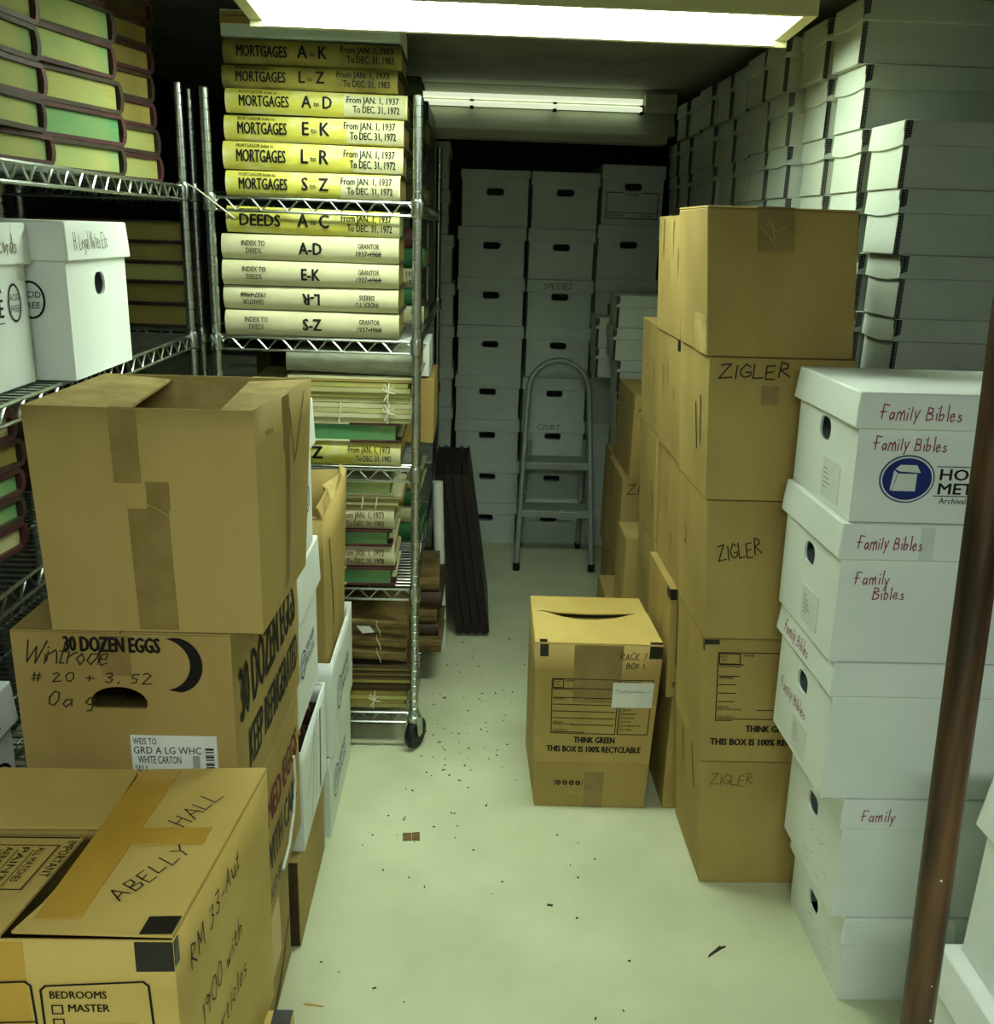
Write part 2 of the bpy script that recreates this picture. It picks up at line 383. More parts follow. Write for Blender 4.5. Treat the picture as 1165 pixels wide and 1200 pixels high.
# ------------------------------------------------------------------ cartons and lidded boxes
def carton(name, label, x0, x1, y0, y1, z0, z1, group=None, tx=0., ty=0., rot=0., m='card', bulge=.002, holes={}, skip=(), thick=0., cat='cardboard box'):
    loc, c = corners(x0, x1, y0, y1, z0, z1, tx, ty)
    t = thing(name, label, cat, loc, rot, group)
    b, Q = shell('body', c, M[m], t, bulge, holes, skip, thick=thick)
    t['_c'] = 0; del t['_c']
    return t, Q, c

def flaps(t, c, m='card', gap=.003, th=.004, axis='x'):
    """the two closed top flaps meeting in the middle, each a thin board"""
    a, b, d, e = [Vector(p) for p in c[4:8]]
    for s in (0, 1):
        bm = bmesh.new()
        if axis == 'x':
            lo, hi = ((0, .5-gap), (.5+gap, 1))[s]
            P = [a.lerp(b, lo), a.lerp(b, hi), e.lerp(d, hi), e.lerp(d, lo)]
        else:
            lo, hi = ((0, .5-gap), (.5+gap, 1))[s]
            P = [a.lerp(e, lo), b.lerp(d, lo), b.lerp(d, hi), a.lerp(e, hi)]
        hexa(bm, [p+Vector((0, 0, .0003)) for p in P]+[p+Vector((0, 0, th)) for p in P])
        bevel(obj('flap', bm, M[m], t), .0012)

def record_box(name, label, x0, x1, y0, y1, z0, z1, group=None, tx=0., ty=0., rot=0., m='white', lid=.07, hole=None, lidm=None, fl=.004, cat='storage box', holepos=.66, hw=.085, hh=.03, bulge=.0015, nolid=False):
    """lidded file box: body with a hand hole and a lid that overlaps it"""
    loc, c = corners(x0, x1, y0, y1, z0, z1-(0 if nolid else .002), tx, ty)
    t = thing(name, label, cat, loc, rot, group)
    H = {}
    for f in (hole or ()):
        q = Quad(*[c[i] for i in FACES[f]])
        H[f] = [rrect(q.w/2, q.h*holepos, hw, hh, hh*.42)]
    b, Q = shell('body', c, M[m], t, bulge, H, skip=('top',) if nolid else (), thick=.004 if nolid else 0.)
    QL = None
    if not nolid:
        h = z1-z0; e = .006
        k = (h-lid)/h
        cl = []
        for i in range(4):
            p = Vector(c[i]).lerp(Vector(c[i+4]), k); s = Vector((1 if i in (1, 2) else -1, 1 if i in (2, 3) else -1, 0))
            cl.append(p+s*(e+fl))
        for i in range(4):
            p = Vector(c[i+4]); s = Vector((1 if i in (1, 2) else -1, 1 if i in (2, 3) else -1, 0)); cl.append(p+s*e+Vector((0, 0, .002)))
        lo_, QL = shell('lid', cl, M[lidm or m], t, .001, bev=.003)
    return t, Q, QL

def paste(src, loc, label, name=None):
    """a copy of a thing, its parts and their sub-parts"""
    r = src.copy(); COL.objects.link(r); r.location = loc; r['label'] = label
    if name: r.name = name
    for ch in src.children:
        c = ch.copy(); COL.objects.link(c); c.parent = r
        for g in ch.children:
            d = g.copy(); COL.objects.link(d); d.parent = c
    return r

# ------------------------------------------------------------------ books
def book(label, L, W, T, loc, rot=0., cover='cover_b', pages='pg_olive', spine=None, group=None, name='ledger_book', bulge=.012, cat='book', title=None, ink='black', over=.007, bt=.0045):
    """closed book lying flat; spine along x at y=0 facing -y, fore-edge at y=W"""
    t = thing(name, label, cat, loc, rot, group)
    th = bt; n = 7
    arc = lambda z: bulge*(2*z/T-1)**2
    outer = [(W, 0)]+[(arc(T*k/n)+(0 if 0 < k < n else .004), T*k/n) for k in range(n+1)]+[(W, T)]
    inner = [(W, T-th)]+[(arc(min(max(T*k/n, th), T-th))+th+.004, min(max(T*k/n, th), T-th)) for k in range(n, -1, -1)]+[(W, th)]
    prof = outer+inner
    bm = bmesh.new(); E = []
    for x in (-L/2, L/2): E.append([bm.verts.new((x, y, z)) for y, z in prof])
    m_ = len(prof)
    for i in range(m_):
        f = bm.faces.new((E[0][i], E[0][(i+1) % m_], E[1][(i+1) % m_], E[1][i]))
        if 1 <= i <= n: f.material_index = 1
    bm.faces.new(E[0][::-1]); bm.faces.new(E[1])
    cv = obj('cover', bm, [M[cover], M[spine or cover]], t, smooth=35)
    bm = bmesh.new()
    ns = 8
    for s in range(1):
        box(bm, -L/2+over, L/2-over, bulge+.006, W-over, th*.8, T-th*.8)
    obj('page_block', bm, M[pages], t)
    if title:
        def q(x, z, off): return Vector((x-L/2, arc(min(max(z, 0), T))-off-.0004, z))
        k = Ink(q, .0016); k.cuts = [T*i/n for i in range(1, n)]
        title(k, L, T)
        k.build('spine_lettering', M[ink], t)
    return t
# ================================================================== the room
CEIL = 2.15
bm = bmesh.new(); box(bm, -1.4, 1.4, -1.6, 5.2, -.08, 0); struct('floor', bm, M['floor'])
bm = bmesh.new(); box(bm, -1.4, 1.4, -1.6, 5.2, CEIL, CEIL+.08); struct('ceiling', bm, M['ceil'])
bm = bmesh.new(); box(bm, -1.48, -1.4, -1.6, 5.2, 0, CEIL); struct('wall_left', bm, M['wall'])
bm = bmesh.new(); box(bm, 1.4, 1.48, -1.6, 5.2, 0, CEIL); struct('wall_right', bm, M['wall'])
bm = bmesh.new(); box(bm, -1.4, 1.4, 5.2, 5.28, 0, CEIL); struct('wall_back', bm, M['wall'])
bm = bmesh.new(); box(bm, -1.4, 1.4, -1.68, -1.6, 0, CEIL); struct('wall_front', bm, M['wallf'])
# ledge along the right wall that carries the grey archive boxes
bm = bmesh.new(); box(bm, .97, 1.39, 2.0, 2.47, 1.225, 1.255); box(bm, 1.36, 1.39, 2.0, 2.47, 0, 1.225); struct('trim_1', bm, M['wall'])
bm = bmesh.new(); box(bm, .95, 1.39, 2.475, 4.9, 1.495, 1.525); box(bm, 1.36, 1.39, 2.475, 4.9, 0, 1.495); struct('trim_2', bm, M['wall'])

# ---- near ceiling fixture: cream housing round a lit, slightly sagging lens
t = thing('ceiling_light', 'lit fluorescent ceiling fixture with glowing lens in a cream housing, nearest the camera', 'ceiling light', (.1, 2.26, 2.0))
fx0, fx1, fy0, fy1 = -.62, .615, -.085, .125
ht = CEIL-2.0
bm = bmesh.new()
box(bm, fx0, fx1, fy0, fy0+.012, 0, ht); box(bm, fx0, fx1, fy1-.01, fy1, -.026, ht)
for xa, xb in ((fx0, fx0+.03), (fx1-.03, fx1)):
    hexa(bm, [(xa, fy0+.012, 0), (xb, fy0+.012, 0), (xb, fy1-.01, -.012), (xa, fy1-.01, -.012), (xa, fy0+.012, ht), (xb, fy0+.012, ht), (xb, fy1-.01, ht), (xa, fy1-.01, ht)])
box(bm, fx0+.03, fx1-.03, fy0+.012, fy1-.01, ht-.02, ht)
bevel(obj('housing', bm, M['fixture'], t), .002)
bm = bmesh.new(); box(bm, fx0+.032, fx1-.032, fy1-.016, fy1-.0105, -.024, ht-.021); box(bm, fx0+.032, fx1-.032, fy0+.0125, fy0+.018, .002, ht-.021); obj('reflector', bm, M['refl'], t, label='white inner reflector')
bm = bmesh.new(); box(bm, fx0+.034, fx1-.07, fy0+.022, fy1-.02, .030, .040); bevel(obj('lens', bm, M['lens'], t, label='glowing white lens'), .003)

# ---- far fixture, tubes glowing dimly
t = thing('strip_light', 'white strip light fixture with two dim tubes, at the far end of the ceiling', 'ceiling light', (.31, 4.45, 1.93))
bm = bmesh.new(); box(bm, -.57, .56, -.03, .12, .15, CEIL-1.93); bevel(obj('housing', bm, M['fixture2'], t), .004)
bm = bmesh.new(); hexa(bm, [(-.57, -.06, .035), (.565, -.06, .035), (.565, .1, .035), (-.57, .1, .035), (-.57, .0, .128), (.565, .0, .128), (.565, .12, .15), (-.57, .12, .15)])
bevel(obj('reflector', bm, M['fixture2'], t), .003)
bm = bmesh.new(); box(bm, -.56, .53, -.065, .06, 0, .034); bevel(obj('lip', bm, M['fixture2'], t), .004)
for z in (.138, .168):
    bm = bmesh.new(); tube(bm, [(-.55, -.052, z), (.41, -.052, z)], .012, 10); obj('fluorescent_tube', bm, M['tubeglow'], t, smooth=40)
bm = bmesh.new(); box(bm, .42, .558, -.075, -.03, .125, .2); bevel(obj('end_bracket', bm, M['fixture2'], t), .003)
for x in (-.33, .03, .41):
    bm = bmesh.new(); box(bm, x-.008, x+.008, -.06, -.028, .118, .155); obj('tube_clip', bm, M['debris'], t)

# ================================================================== wire shelving
def post_mesh(h):
    bm = bmesh.new(); pr = []
    z = 0
    while z < h-.002:
        pr += [(.0127, z), (.0127, z+.0215), (.0113, z+.0225), (.0113, z+.0245)]; z += .0254
    pr = [p for p in pr if p[1] < h-.004]+[(.0127, h-.003), (.009, h)]
    lathe(bm, pr, 12); return bm

def zig(bm, p, q, zt, zb, step, r):
    p, q = Vector(p), Vector(q); n = max(2, int(round((q-p).length/step))); pts = []
    for i in range(n):
        a, b = p.lerp(q, i/n), p.lerp(q, (i+1)/n)
        pts += [a.lerp(b, .0)+Vector((0, 0, zb)), a.lerp(b, .38)+Vector((0, 0, zt)), a.lerp(b, .62)+Vector((0, 0, zt))]
    pts.append(q+Vector((0, 0, zb)))
    tube(bm, pts, r, 5)

def wire_shelf(t, w_, d_, z, step=.068):
    bm = bmesh.new(); hw, hd = w_/2, d_/2; zt, zb = -.004, -.036
    C4 = [(-hw, -hd), (hw, -hd), (hw, hd), (-hw, hd)]
    for a, b in zip(C4, C4[1:]+C4[:1]):
        tube(bm, [(*a, zt), (*b, zt)], .0038, 6); tube(bm, [(*a, zb), (*b, zb)], .0038, 6)
        zig(bm, (*a, 0), (*b, 0), zt-.002, zb+.002, step, .0028)
    n = int(d_/.026) if d_ > w_ else int(w_/.026)
    for i in range(1, n):
        if d_ > w_: y = -hd+d_*i/n; tube(bm, [(-hw, y, -.002), (hw, y, -.002)], .0019, 4, cap=False)
        else: x = -hw+w_*i/n; tube(bm, [(x, -hd, -.002), (x, hd, -.002)], .0019, 4, cap=False)
    for k in (.25, .5, .75):
        if d_ > w_: x = -hw+w_*k; tube(bm, [(x, -hd, -.0065), (x, hd, -.0065)], .0028, 5, cap=False)
        else: y = -hd+d_*k; tube(bm, [(-hw, y, -.0065), (hw, y, -.0065)], .0028, 5, cap=False)
    s = obj('wire_shelf', bm, M['chrome'], t, smooth=50); s.location = (0, 0, z)
    bm = bmesh.new(); lathe(bm, [(.0150, -.040), (.0185, -.036), (.0165, -.018), (.0185, -.003), (.0155, .006)], 14)
    c0 = None
    for x, y in C4:
        if c0 is None: c0 = obj('collar', bm, M['chrome'], s, smooth=50); c = c0
        else: c = c0.copy(); COL.objects.link(c); c.parent = s
        c.location = (x, y, 0)
    return s

def shelving(label, x0, x1, y0, y1, shelves, top, z0=0., casters=False, step=.068):
    t = thing('wire_shelving_unit', label, 'shelving unit', ((x0+x1)/2, (y0+y1)/2, 0))
    w_, d_ = x1-x0, y1-y0
    p0 = None
    for x, y in ((-w_/2, -d_/2), (w_/2, -d_/2), (w_/2, d_/2), (-w_/2, d_/2)):
        if p0 is None: p0 = obj('post', post_mesh(top-z0), M['chrome'], t, smooth=40); p = p0
        else: p = p0.copy(); COL.objects.link(p); p.parent = t
        p.location = (x, y, z0)
        if casters:
            bm = bmesh.new(); lathe(bm, [(.013, .10), (.022, .104), (.022, .112), (.014, .116), (.014, .135)], 14); hexa(bm, [(-.02, -.006, .045), (-.014, -.006, .045), (-.014, .02, .045), (-.02, .02, .045), (-.02, -.018, .104), (-.014, -.018, .104), (-.014, .018, .104), (-.02, .018, .104)])
            hexa(bm, [(.014, -.006, .045), (.02, -.006, .045), (.02, .02, .045), (.014, .02, .045), (.014, -.018, .104), (.02, -.018, .104), (.02, .018, .104), (.014, .018, .104)])
            k = obj('caster', bm, M['chrome'], t, smooth=40); k.location = (x, y, 0); k.rotation_euler = (0, 0, R(-25))
            bm = bmesh.new(); lathe(bm, [(.02, -.013), (.046, -.013), (.0495, -.006), (.0495, .006), (.046, .013), (.02, .013)], 24)
            bmesh.ops.rotate(bm, verts=bm.verts, cent=(0, 0, 0), matrix=Matrix.Rotation(R(90), 3, 'Y')); bmesh.ops.translate(bm, verts=bm.verts, vec=(0, .01, .05))
            obj('wheel', bm, M['rubber'], k, smooth=40)
    for z in shelves: wire_shelf(t, w_, d_, z, step)
    return t

CS = (.125, .53, .892, 1.252, 1.612)
shelving('chrome wire shelving unit on casters, end on to the camera, loaded with index books', -.688, -.148, 2.588, 4.15, CS, 1.872, .118, True)
AS = (.15, .53, .955, 1.255, 1.635)
shelving('long chrome wire shelving unit at the left edge, holding ledgers above white boxes', -1.23, -.754, .75, 2.588, AS, 1.88, 0.)
shelving('chrome wire shelving unit along the left wall, mostly hidden behind the rolling unit', -1.23, -.758, 2.70, 4.4, AS, 1.88, 0.)

# ================================================================== left shelves: ledgers
ordn = ['topmost', 'second from top', 'third from top', 'fourth from top', 'fifth from top', 'sixth from top', 'seventh from top', 'eighth from top']
def ledger_stack(where, x, y, rot, W, L, zs, pages, group, covers=('cover_m', 'cover_b'), seed=1, n0=0, desc='ledger', z_end=None, jx=.012, jr=3.):
    """books lying in a pile, page edges to the aisle; (x, y) is the spine end of the visible edge, rot turns that edge from +Y towards +X"""
    rnd = random.Random(seed); n = len(zs)-1
    for i in range(n):
        r = R(rot+rnd.uniform(-jr, jr)); d = Vector((math.sin(r), math.cos(r), 0)); s = Vector((-math.cos(r), math.sin(r), 0))
        e = Vector((x, y, 0))+d*rnd.uniform(-jx, jx)
        # local -y (spine) -> d ; local x -> along the spine ; the visible edge is at local +x or -x
        c = e+s*L/2
        phi = math.atan2(d.x, -d.y)   # rotation taking (0,-1) to d
        k = n-1-i
        book('%s %s, %s, %s' % (pages[i % len(pages)][1], desc, ordn[k+n0] if (k+n0) < 8 else 'low', where), L, W, zs[i+1]-zs[i]-.001,
             (c.x, c.y, zs[i]), (0, 0, phi), covers[(i+seed) % len(covers)], pages[i % len(pages)][0], group=group, bt=.0085, over=.009)
G_ = ('pg_green', 'green page edged'); Y_ = ('pg_yel', 'yellow page edged'); O_ = ('pg_olive', 'tan page edged'); P_ = ('pg_white', 'pale page edged'); EM = ('pg_emer', 'emerald page edged')
ledger_stack('left edge pile on top left shelf', -.775, 1.86, 4, .44, .32, (1.636, 1.690, 1.748, 1.808, 1.868, 1.930), [G_, G_, G_, ('pg_green', 'faded green page edged'), ('pg_yel', 'greenish page edged')], 'ledgers on the top left shelf', seed=2)
ledger_stack('middle pile on top left shelf', -.785, 2.26, 14, .37, .30, (1.636, 1.700, 1.766, 1.835, 1.905, 1.975, 2.046), [('pg_green', 'dull green page edged'), ('pg_emer', 'emerald page edged'), Y_, G_, G_, ('pg_emer', 'bright green page edged')], 'ledgers on the top left shelf', seed=5, jx=.02, jr=2)
ledger_stack('pile beside the posts on top left shelf', -.795, 2.555, 14, .25, .30, (1.636, 1.700, 1.762, 1.822, 1.887, 1.945, 2.0, 2.05), [Y_, Y_, O_, O_, O_, O_, ('pg_dark', 'shade-dark page edged')], 'ledgers on the top left shelf', seed=8, jr=2)  # topmost book gets darker page colour for the shadow it lies in
# behind the white boxes, middle shelf
for i, (z0, z1, pg, cv) in enumerate(((1.257, 1.318, 'pg_olive', 'cover_b'), (1.319, 1.378, 'pg_olive', 'cover_m'), (1.379, 1.432, 'pg_yel', 'cover_m'), (1.433, 1.487, 'pg_olive', 'cover_b'), (1.488, 1.545, 'pg_olive', 'cover_b'))):
    book('brown %s ledger, %s of pile beyond the middle shelf white boxes' % (('flat', 'worn', 'maroon-bound', 'old', 'scribbled')[i], ordn[4-i]), .30, .44, z1-z0-.001, (-.768+.008*(i % 2), 2.73+.15, z0), (0, 0, R(90-3)), cv, pg, group='ledgers beyond the white boxes')
# lower left shelf, pile of ledgers at the frame edge
ledger_stack('lower left shelf pile behind open carton', -.815, 1.70, 6, .42, .30, (.957, 1.008, 1.058, 1.108, 1.160, 1.212), [P_, ('pg_emer', 'green page edged'), EM, O_, P_], 'ledgers on the lower left shelf', seed=4, jr=2, jx=.015)
# leaning and lying books further along that shelf
for i, (y, a, pg) in enumerate(((1.98, 40, 'pg_olive'), (2.16, 34, 'pg_white'))):
    t = book('%s ledger leaning askew on the lower left shelf' % ('tan page edged', 'pale page edged')[i], .28, .20, .045, (-.93, y-.1, .962+.02), (R(90-a)*0, 0, 0), 'cover_b', pg, group='ledgers on the lower left shelf')
    t.rotation_euler = (R(a), 0, R(8)); t.location = (-.93, y-.06, .985)
book('large green cloth book lying under the grey one on the shelf behind the posts', .36, .30, .115, (-.90, 2.95, .957), (0, 0, R(2)), 'cover_red', 'pg_white', 'cover_gr', group='books behind the posts')
book('large grey cloth book lying on top of the green one behind the posts', .40, .30, .075, (-.87, 2.96, 1.073), (0, 0, R(2)), 'cover_gr', 'pg_olive', 'cover_gr', group='books behind the posts')

# white boxes on the middle left shelf
def oval_logo(k, cx, cy, rx, ry, wd=.004, txt=('ACID', 'FREE'), h=.011):
    k.ring(cx, cy, rx, ry, wd)
    k.text(txt[0], cx, cy+.004, h, align='C', bold=.0); k.text(txt[1], cx, cy-.004-h, h, align='C', bold=.0)
def brand(k, x, y, h, sub='Materials', w=.2):
    k.rect(x, y+h*3.05, x+w, y+h*3.11); k.text('HOLLINGER', x+w, y+h*1.75, h, w=w, bold=.015, align='R')
    k.text('METAL EDGE', x+w, y+h*.4, h, w=w, bold=.015, align='R'); k.rect(x, y+h*.05, x+w, y+h*.11); k.text(sub, x+w/2, y-h*.7, h*.45, align='C', bold=0)
t, Q, QL = record_box('file_box', 'white lidded box marked Tax Records at the left edge of the middle shelf', -1.17, -.792, 1.41, 1.733, 1.257, 1.535, 'white boxes on the middle left shelf', hole=(), lid=.068)
k = Ink(Q['right']); brand(k, .025, .112, .030, 'Archival Materials', .20); oval_logo(k, .268, .145, .024, .033); k.build('printing', M['black'], t)
k = Ink(QL['right']); k.hand('Tax Records', .135, .02, .032, .0022, xs=.60); k.build('handwriting', M['pencil'], t)
t, Q, QL = record_box('file_box', 'white lidded box with a hand hole beside the posts of the middle left shelf', -1.10, -.728, 1.753, 2.05, 1.257, 1.54, 'white boxes on the middle left shelf', hole=('right',), lid=.068, hw=.052, hh=.042, holepos=.6)
k = Ink(Q['front']); oval_logo(k, .305, .145, .026, .034); k.build('printing', M['black'], t)
k = Ink(QL['right']); k.hand('H. Legal Notes Etc', .03, .022, .028, .002, xs=.48); k.build('handwriting', M['pencil'], t)
# low box by the egg carton
t, Q, QL = record_box('file_box', 'white lidded box marked Coun low on the left shelving behind the egg carton', -1.13, -.765, 1.13, 1.44, .532, .80, 'white boxes on the lower left shelf', lid=.075)
k = Ink(QL['right']); k.hand('Court', .16, .02, .038, .003, xs=.8); k.build('handwriting', M['marker'], t)
k = Ink(Q['right']); k.ring(.245, .10, .05, .045, .006); k.text('RECORD', .245, .105, .014, align='C'); k.text('STORAGE', .245, .085, .014, align='C'); k.build('printing', M['black'], t)

# ================================================================== rolling unit: index books, spines to the camera
def title_m(l1, l2, mid, d1, d2, s=1.):
    def f(k, L, T):
        k.sub('title_lettering')
        if l1: k.text(l1, .035, T*.80, T*.13, w=.095*s, bold=.02)
        k.text(l2, .036, T*.28, T*.44, w=(.125 if len(l2) > 6 else .105)*s, bold=.045)
        a, b, c = mid; k.sub('range_lettering')
        k.text(a, L*.47, T*.30, T*.50, xs=.85, bold=.035, align='R'); k.text(b, L*.50, T*.38, T*.20, xs=.9, bold=.02, align='C'); k.text(c, L*.535, T*.30, T*.50, xs=.85, bold=.035)
        k.sub('date_lettering')
        k.text(d1, L-.022, T*.58, T*.27, w=.132, bold=.03, align='R'); k.text(d2, L-.02, T*.20, T*.27, w=.118, bold=.03, align='R')
    return f
def title_d(mid, flip=False):
    def f(k, L, T):
        def tx(s_, x, y, h, **kw):
            if flip: k.text(s_, L-x, T-y, h, rot=math.pi, **kw)
            else: k.text(s_, x, y, h, **kw)
        k.sub('title_lettering'); tx('INDEX TO', .085, T*.56, T*.20, w=.062, align='C', bold=.02); tx('DEEDS', .085, T*.26, T*.20, w=.040, align='C', bold=.02)
        k.sub('range_lettering'); tx(mid, L*.5, T*.27, T*.46, xs=.8, align='C', bold=.045)
        k.sub('date_lettering'); tx('GRANTOR', L-.08, T*.56, T*.20, w=.056, align='C', bold=.02); tx('1937-1960', L-.08, T*.26, T*.20, w=.066, align='C', bold=.02)
        a, b = L-.083, L-.046
        if flip: k.rect(L-b, T-T*.38, L-a, T-T*.34)
        else: k.rect(a, T*.34, b, T*.38)
    return f
X0 = -.42
def spine_patch(t, L, T, xa, xb, m, bulge=.012, n=7):
    bm = bmesh.new(); g = []
    for k_ in range(n+1):
        z = T*(.06+.88*k_/n); y = bulge*(2*z/T-1)**2-.0006
        g.append([bm.verts.new((x-L/2, y, z)) for x in (xa, xb)])
    for a, b in zip(g, g[1:]): bm.faces.new((a[0], a[1], b[1], b[0]))
    o = obj('spine_label', bm, M[m], t, label='pale label at the right end of the spine'); s = o.modifiers.new('w', 'SOLIDIFY'); s.thickness = .0005; s.offset = -1
rows1 = [('S', 'to', 'Z', 'From JAN. 1, 1937', 'To DEC. 31, 1972', 'yellow', -.002, .455), ('L', 'to', 'R', 'From JAN. 1, 1937', 'To DEC. 31, 1972', 'yellow', .000, .465), ('E', 'to', 'K', 'From JAN. 1, 1937', 'To DEC. 31, 1972', 'yellow', .003, .462),
         ('A', 'to', 'D', 'From JAN. 1, 1937', 'To DEC. 31, 1972', 'yellow', .012, .462), ('L', 'to', 'Z', 'From JAN. 1, 1973', 'To DEC. 31, 1983', 'olive', -.004, .445), ('A', 'to', 'K', 'From JAN. 1, 1973', 'To DEC. 31, 1983', 'olive', .003, .45)]
zz = (1.613, 1.678, 1.748, 1.814, 1.874, 1.931, 1.991)
for i, r_ in enumerate(rows1):
    bk = book('%s mortgages index book lettered %s to %s on its spine' % ('yellow' if i < 4 else 'dirty yellow', r_[0], r_[2]), r_[7], .29, zz[i+1]-zz[i]-.002, (X0+r_[6], 2.602+.004*(i % 3), zz[i]), (0, R(.3*(i % 2)), R((-.6, .8, -.4, .9, -.8, .3)[i])),
         'cover_mg', 'pg_olive', r_[5], 'mortgages index books', 'index_book', title=title_m('MORTGAGOR Index to' if i != 5 else None, 'MORTGAGES', r_[:3], r_[3], r_[4]))
    if i < 4: spine_patch(bk, r_[7], zz[i+1]-zz[i]-.002, (.30, .335, .315, .30)[i], r_[7]-.004, 'cream')
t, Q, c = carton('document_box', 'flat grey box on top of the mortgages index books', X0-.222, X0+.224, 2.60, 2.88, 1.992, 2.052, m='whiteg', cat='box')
k = Ink(Q['front']); k.line([(.01, .045), (.16, .047)], .003); k.build('crease', M['pencil'], t)
slab('cloth_strip', Q['front'], .0, .028, .09, .056, M['card2'], t)
for x in (.14, .31):
    bm = bmesh.new(); tube(bm, [(-.22+x, -.141, .012), (-.218+x, -.146, .03), (-.205+x, -.146, .034), (-.2+x, -.143, .01)], .0022, 5); obj('string_loop', bm, M['string'], t)
zz = (1.253, 1.321, 1.386, 1.452, 1.520, 1.588)
for i, (md, fl, dx) in enumerate((('S-Z', 0, .0), ('L-R', 1, -.002), ('E-K', 0, -.001), ('A-D', 0, -.001))):
    book('cream deeds index book lettered %s%s' % (md, ' upside down' if fl else ''), .47, .30, zz[i+1]-zz[i]-.002, (X0-.012+dx, 2.60+.003*(i % 2), zz[i]), (0, 0, R((.2, -.4, .4, -.2)[i])), 'cover_mg', 'pg_olive', 'cream', 'deeds index books', 'index_book', title=title_d(md, fl))
book('yellow deeds index book lettered A to C, on top of the cream ones', .455, .29, .066, (X0-.004, 2.604, zz[4]), (0, R(.5), R(.6)), 'cover_g', 'pg_green', 'yellow', 'deeds index books', 'index_book', title=title_m('GRANTOR Index to', 'DEEDS', ('A', 'to', 'C'), 'From JAN. 1, 1937', 'To DEC. 31, 1972'))

# third shelf: yellow L-Z, green book, tied papers, grey book
def title_lz(k, L, T):
    k.sub('range_lettering'); k.text('L', L*.39, T*.3, T*.5, bold=.04, align='R'); k.text('to', L*.42, T*.36, T*.2, align='C'); k.text('Z', L*.45, T*.3, T*.5, bold=.04)
    k.sub('date_lettering'); k.text('From JAN. 1, 1973', L-.03, T*.58, T*.26, w=.118, align='R'); k.text('To DEC. 31, 1982', L-.026, T*.2, T*.26, w=.10, align='R')
book('yellow index book lettered L to Z, lowest on the third shelf of the rolling unit', .455, .29, .068, (X0, 2.604, .893), 0, 'cover_mg', 'pg_olive', 'yellow', 'books on the third shelf of the rolling unit', 'index_book', title=title_lz)
def volume(label, z0, z1, pages='pg_emer', W=.29, L=.45, dx=0., group=None, rot=0., corner=True, x=X0):
    """volume lying with its green page edges to the camera between cream boards with maroon corners"""
    T = z1-z0; t = thing('bound_volume', label, 'book', (x+dx, 2.605, z0), (0, 0, R(rot)), group)
    bm = bmesh.new(); box(bm, -L/2+.004, L/2-.012, .006, W, .0045, T-.0045); obj('page_block', bm, M[pages], t)
    for z in (0, T-.005):
        bm = bmesh.new(); box(bm, -L/2, L/2, 0, W+.004, z, z+.005); b = bevel(obj('board', bm, M['cream'], t), .001)
        if corner:
            bm = bmesh.new(); box(bm, L/2-.14, L/2+.003, -.002, .06, z-.0004, z+.0056); obj('corner_binding', bm, M['cover_m'], t)
    return t
volume('green page edged volume with maroon corners under the tied papers', .963, 1.018, group='books on the third shelf of the rolling unit')
def bundle(label, z0, z1, n, name='paper_bundle', x0=-.61, x1=-.165, mats=('pg_white', 'cream'), strings=((.12, 1),), W=.27, seed=3, group=None, y=2.60, rot=0.):
    rnd = random.Random(seed); t = thing(name, label, 'papers', ((x0+x1)/2, y, z0), (0, 0, R(rot)), group); L = x1-x0; T = z1-z0
    h = T/n
    bm = bmesh.new()
    for i in range(n):
        a, b, d = rnd.uniform(-.008, .008), rnd.uniform(-.008, .006), rnd.uniform(0, .012)
        box(bm, -L/2+a, L/2+b, d, W+d, h*i, h*i+h*.86, i % 2)
    obj('paper_stack', bm, [M[m] for m in mats], t)
    for sx, bow in strings:
        bm = bmesh.new(); x = -L/2+sx
        tube(bm, [(x, W*.5, T-.0015), (x+.001, .0, T-.001), (x, -.004, T*.5), (x-.004, -.003, .0)], .0022, 5)
        if bow:
            tube(bm, [(x, -.004, T*.6), (x+.014, -.008, T*.85), (x+.02, -.008, T*.5), (x, -.006, T*.55), (x-.012, -.008, T*.15)], .0026, 5)
            tube(bm, [(x, -.005, T*.6), (x-.012, -.008, T*.95), (x-.016, -.008, T*.7), (x, -.006, T*.55)], .0026, 5)
        obj('string', bm, M['string'], t, smooth=60)
    return t
bundle('thick bundle of pale papers tied with white string in a bow, lower of two', 1.019, 1.075, 4, strings=((.25, 0), (.385, 1)), group='tied paper bundles on the third shelf of the rolling unit')
bundle('bundle of pale papers tied with white string, just under the grey book', 1.076, 1.133, 4, seed=7, strings=((.09, 1), (.385, 1)), mats=('pg_white', 'pg_yel'), group='tied paper bundles on the third shelf of the rolling unit')
book('long grey cloth book lying on the tied papers of the rolling unit', .37, .27, .062, (-.325, 2.615, 1.153), (0, R(1.2), R(-.5)), 'cover_gr', 'pg_olive', 'cover_gr', 'books on the third shelf of the rolling unit')
bundle('thin frayed folders between the grey book and the tied papers', 1.134, 1.147, 2, x0=-.51, x1=-.14, strings=(), seed=9, mats=('pg_olive', 'cream'), group='loose folders of the rolling unit')
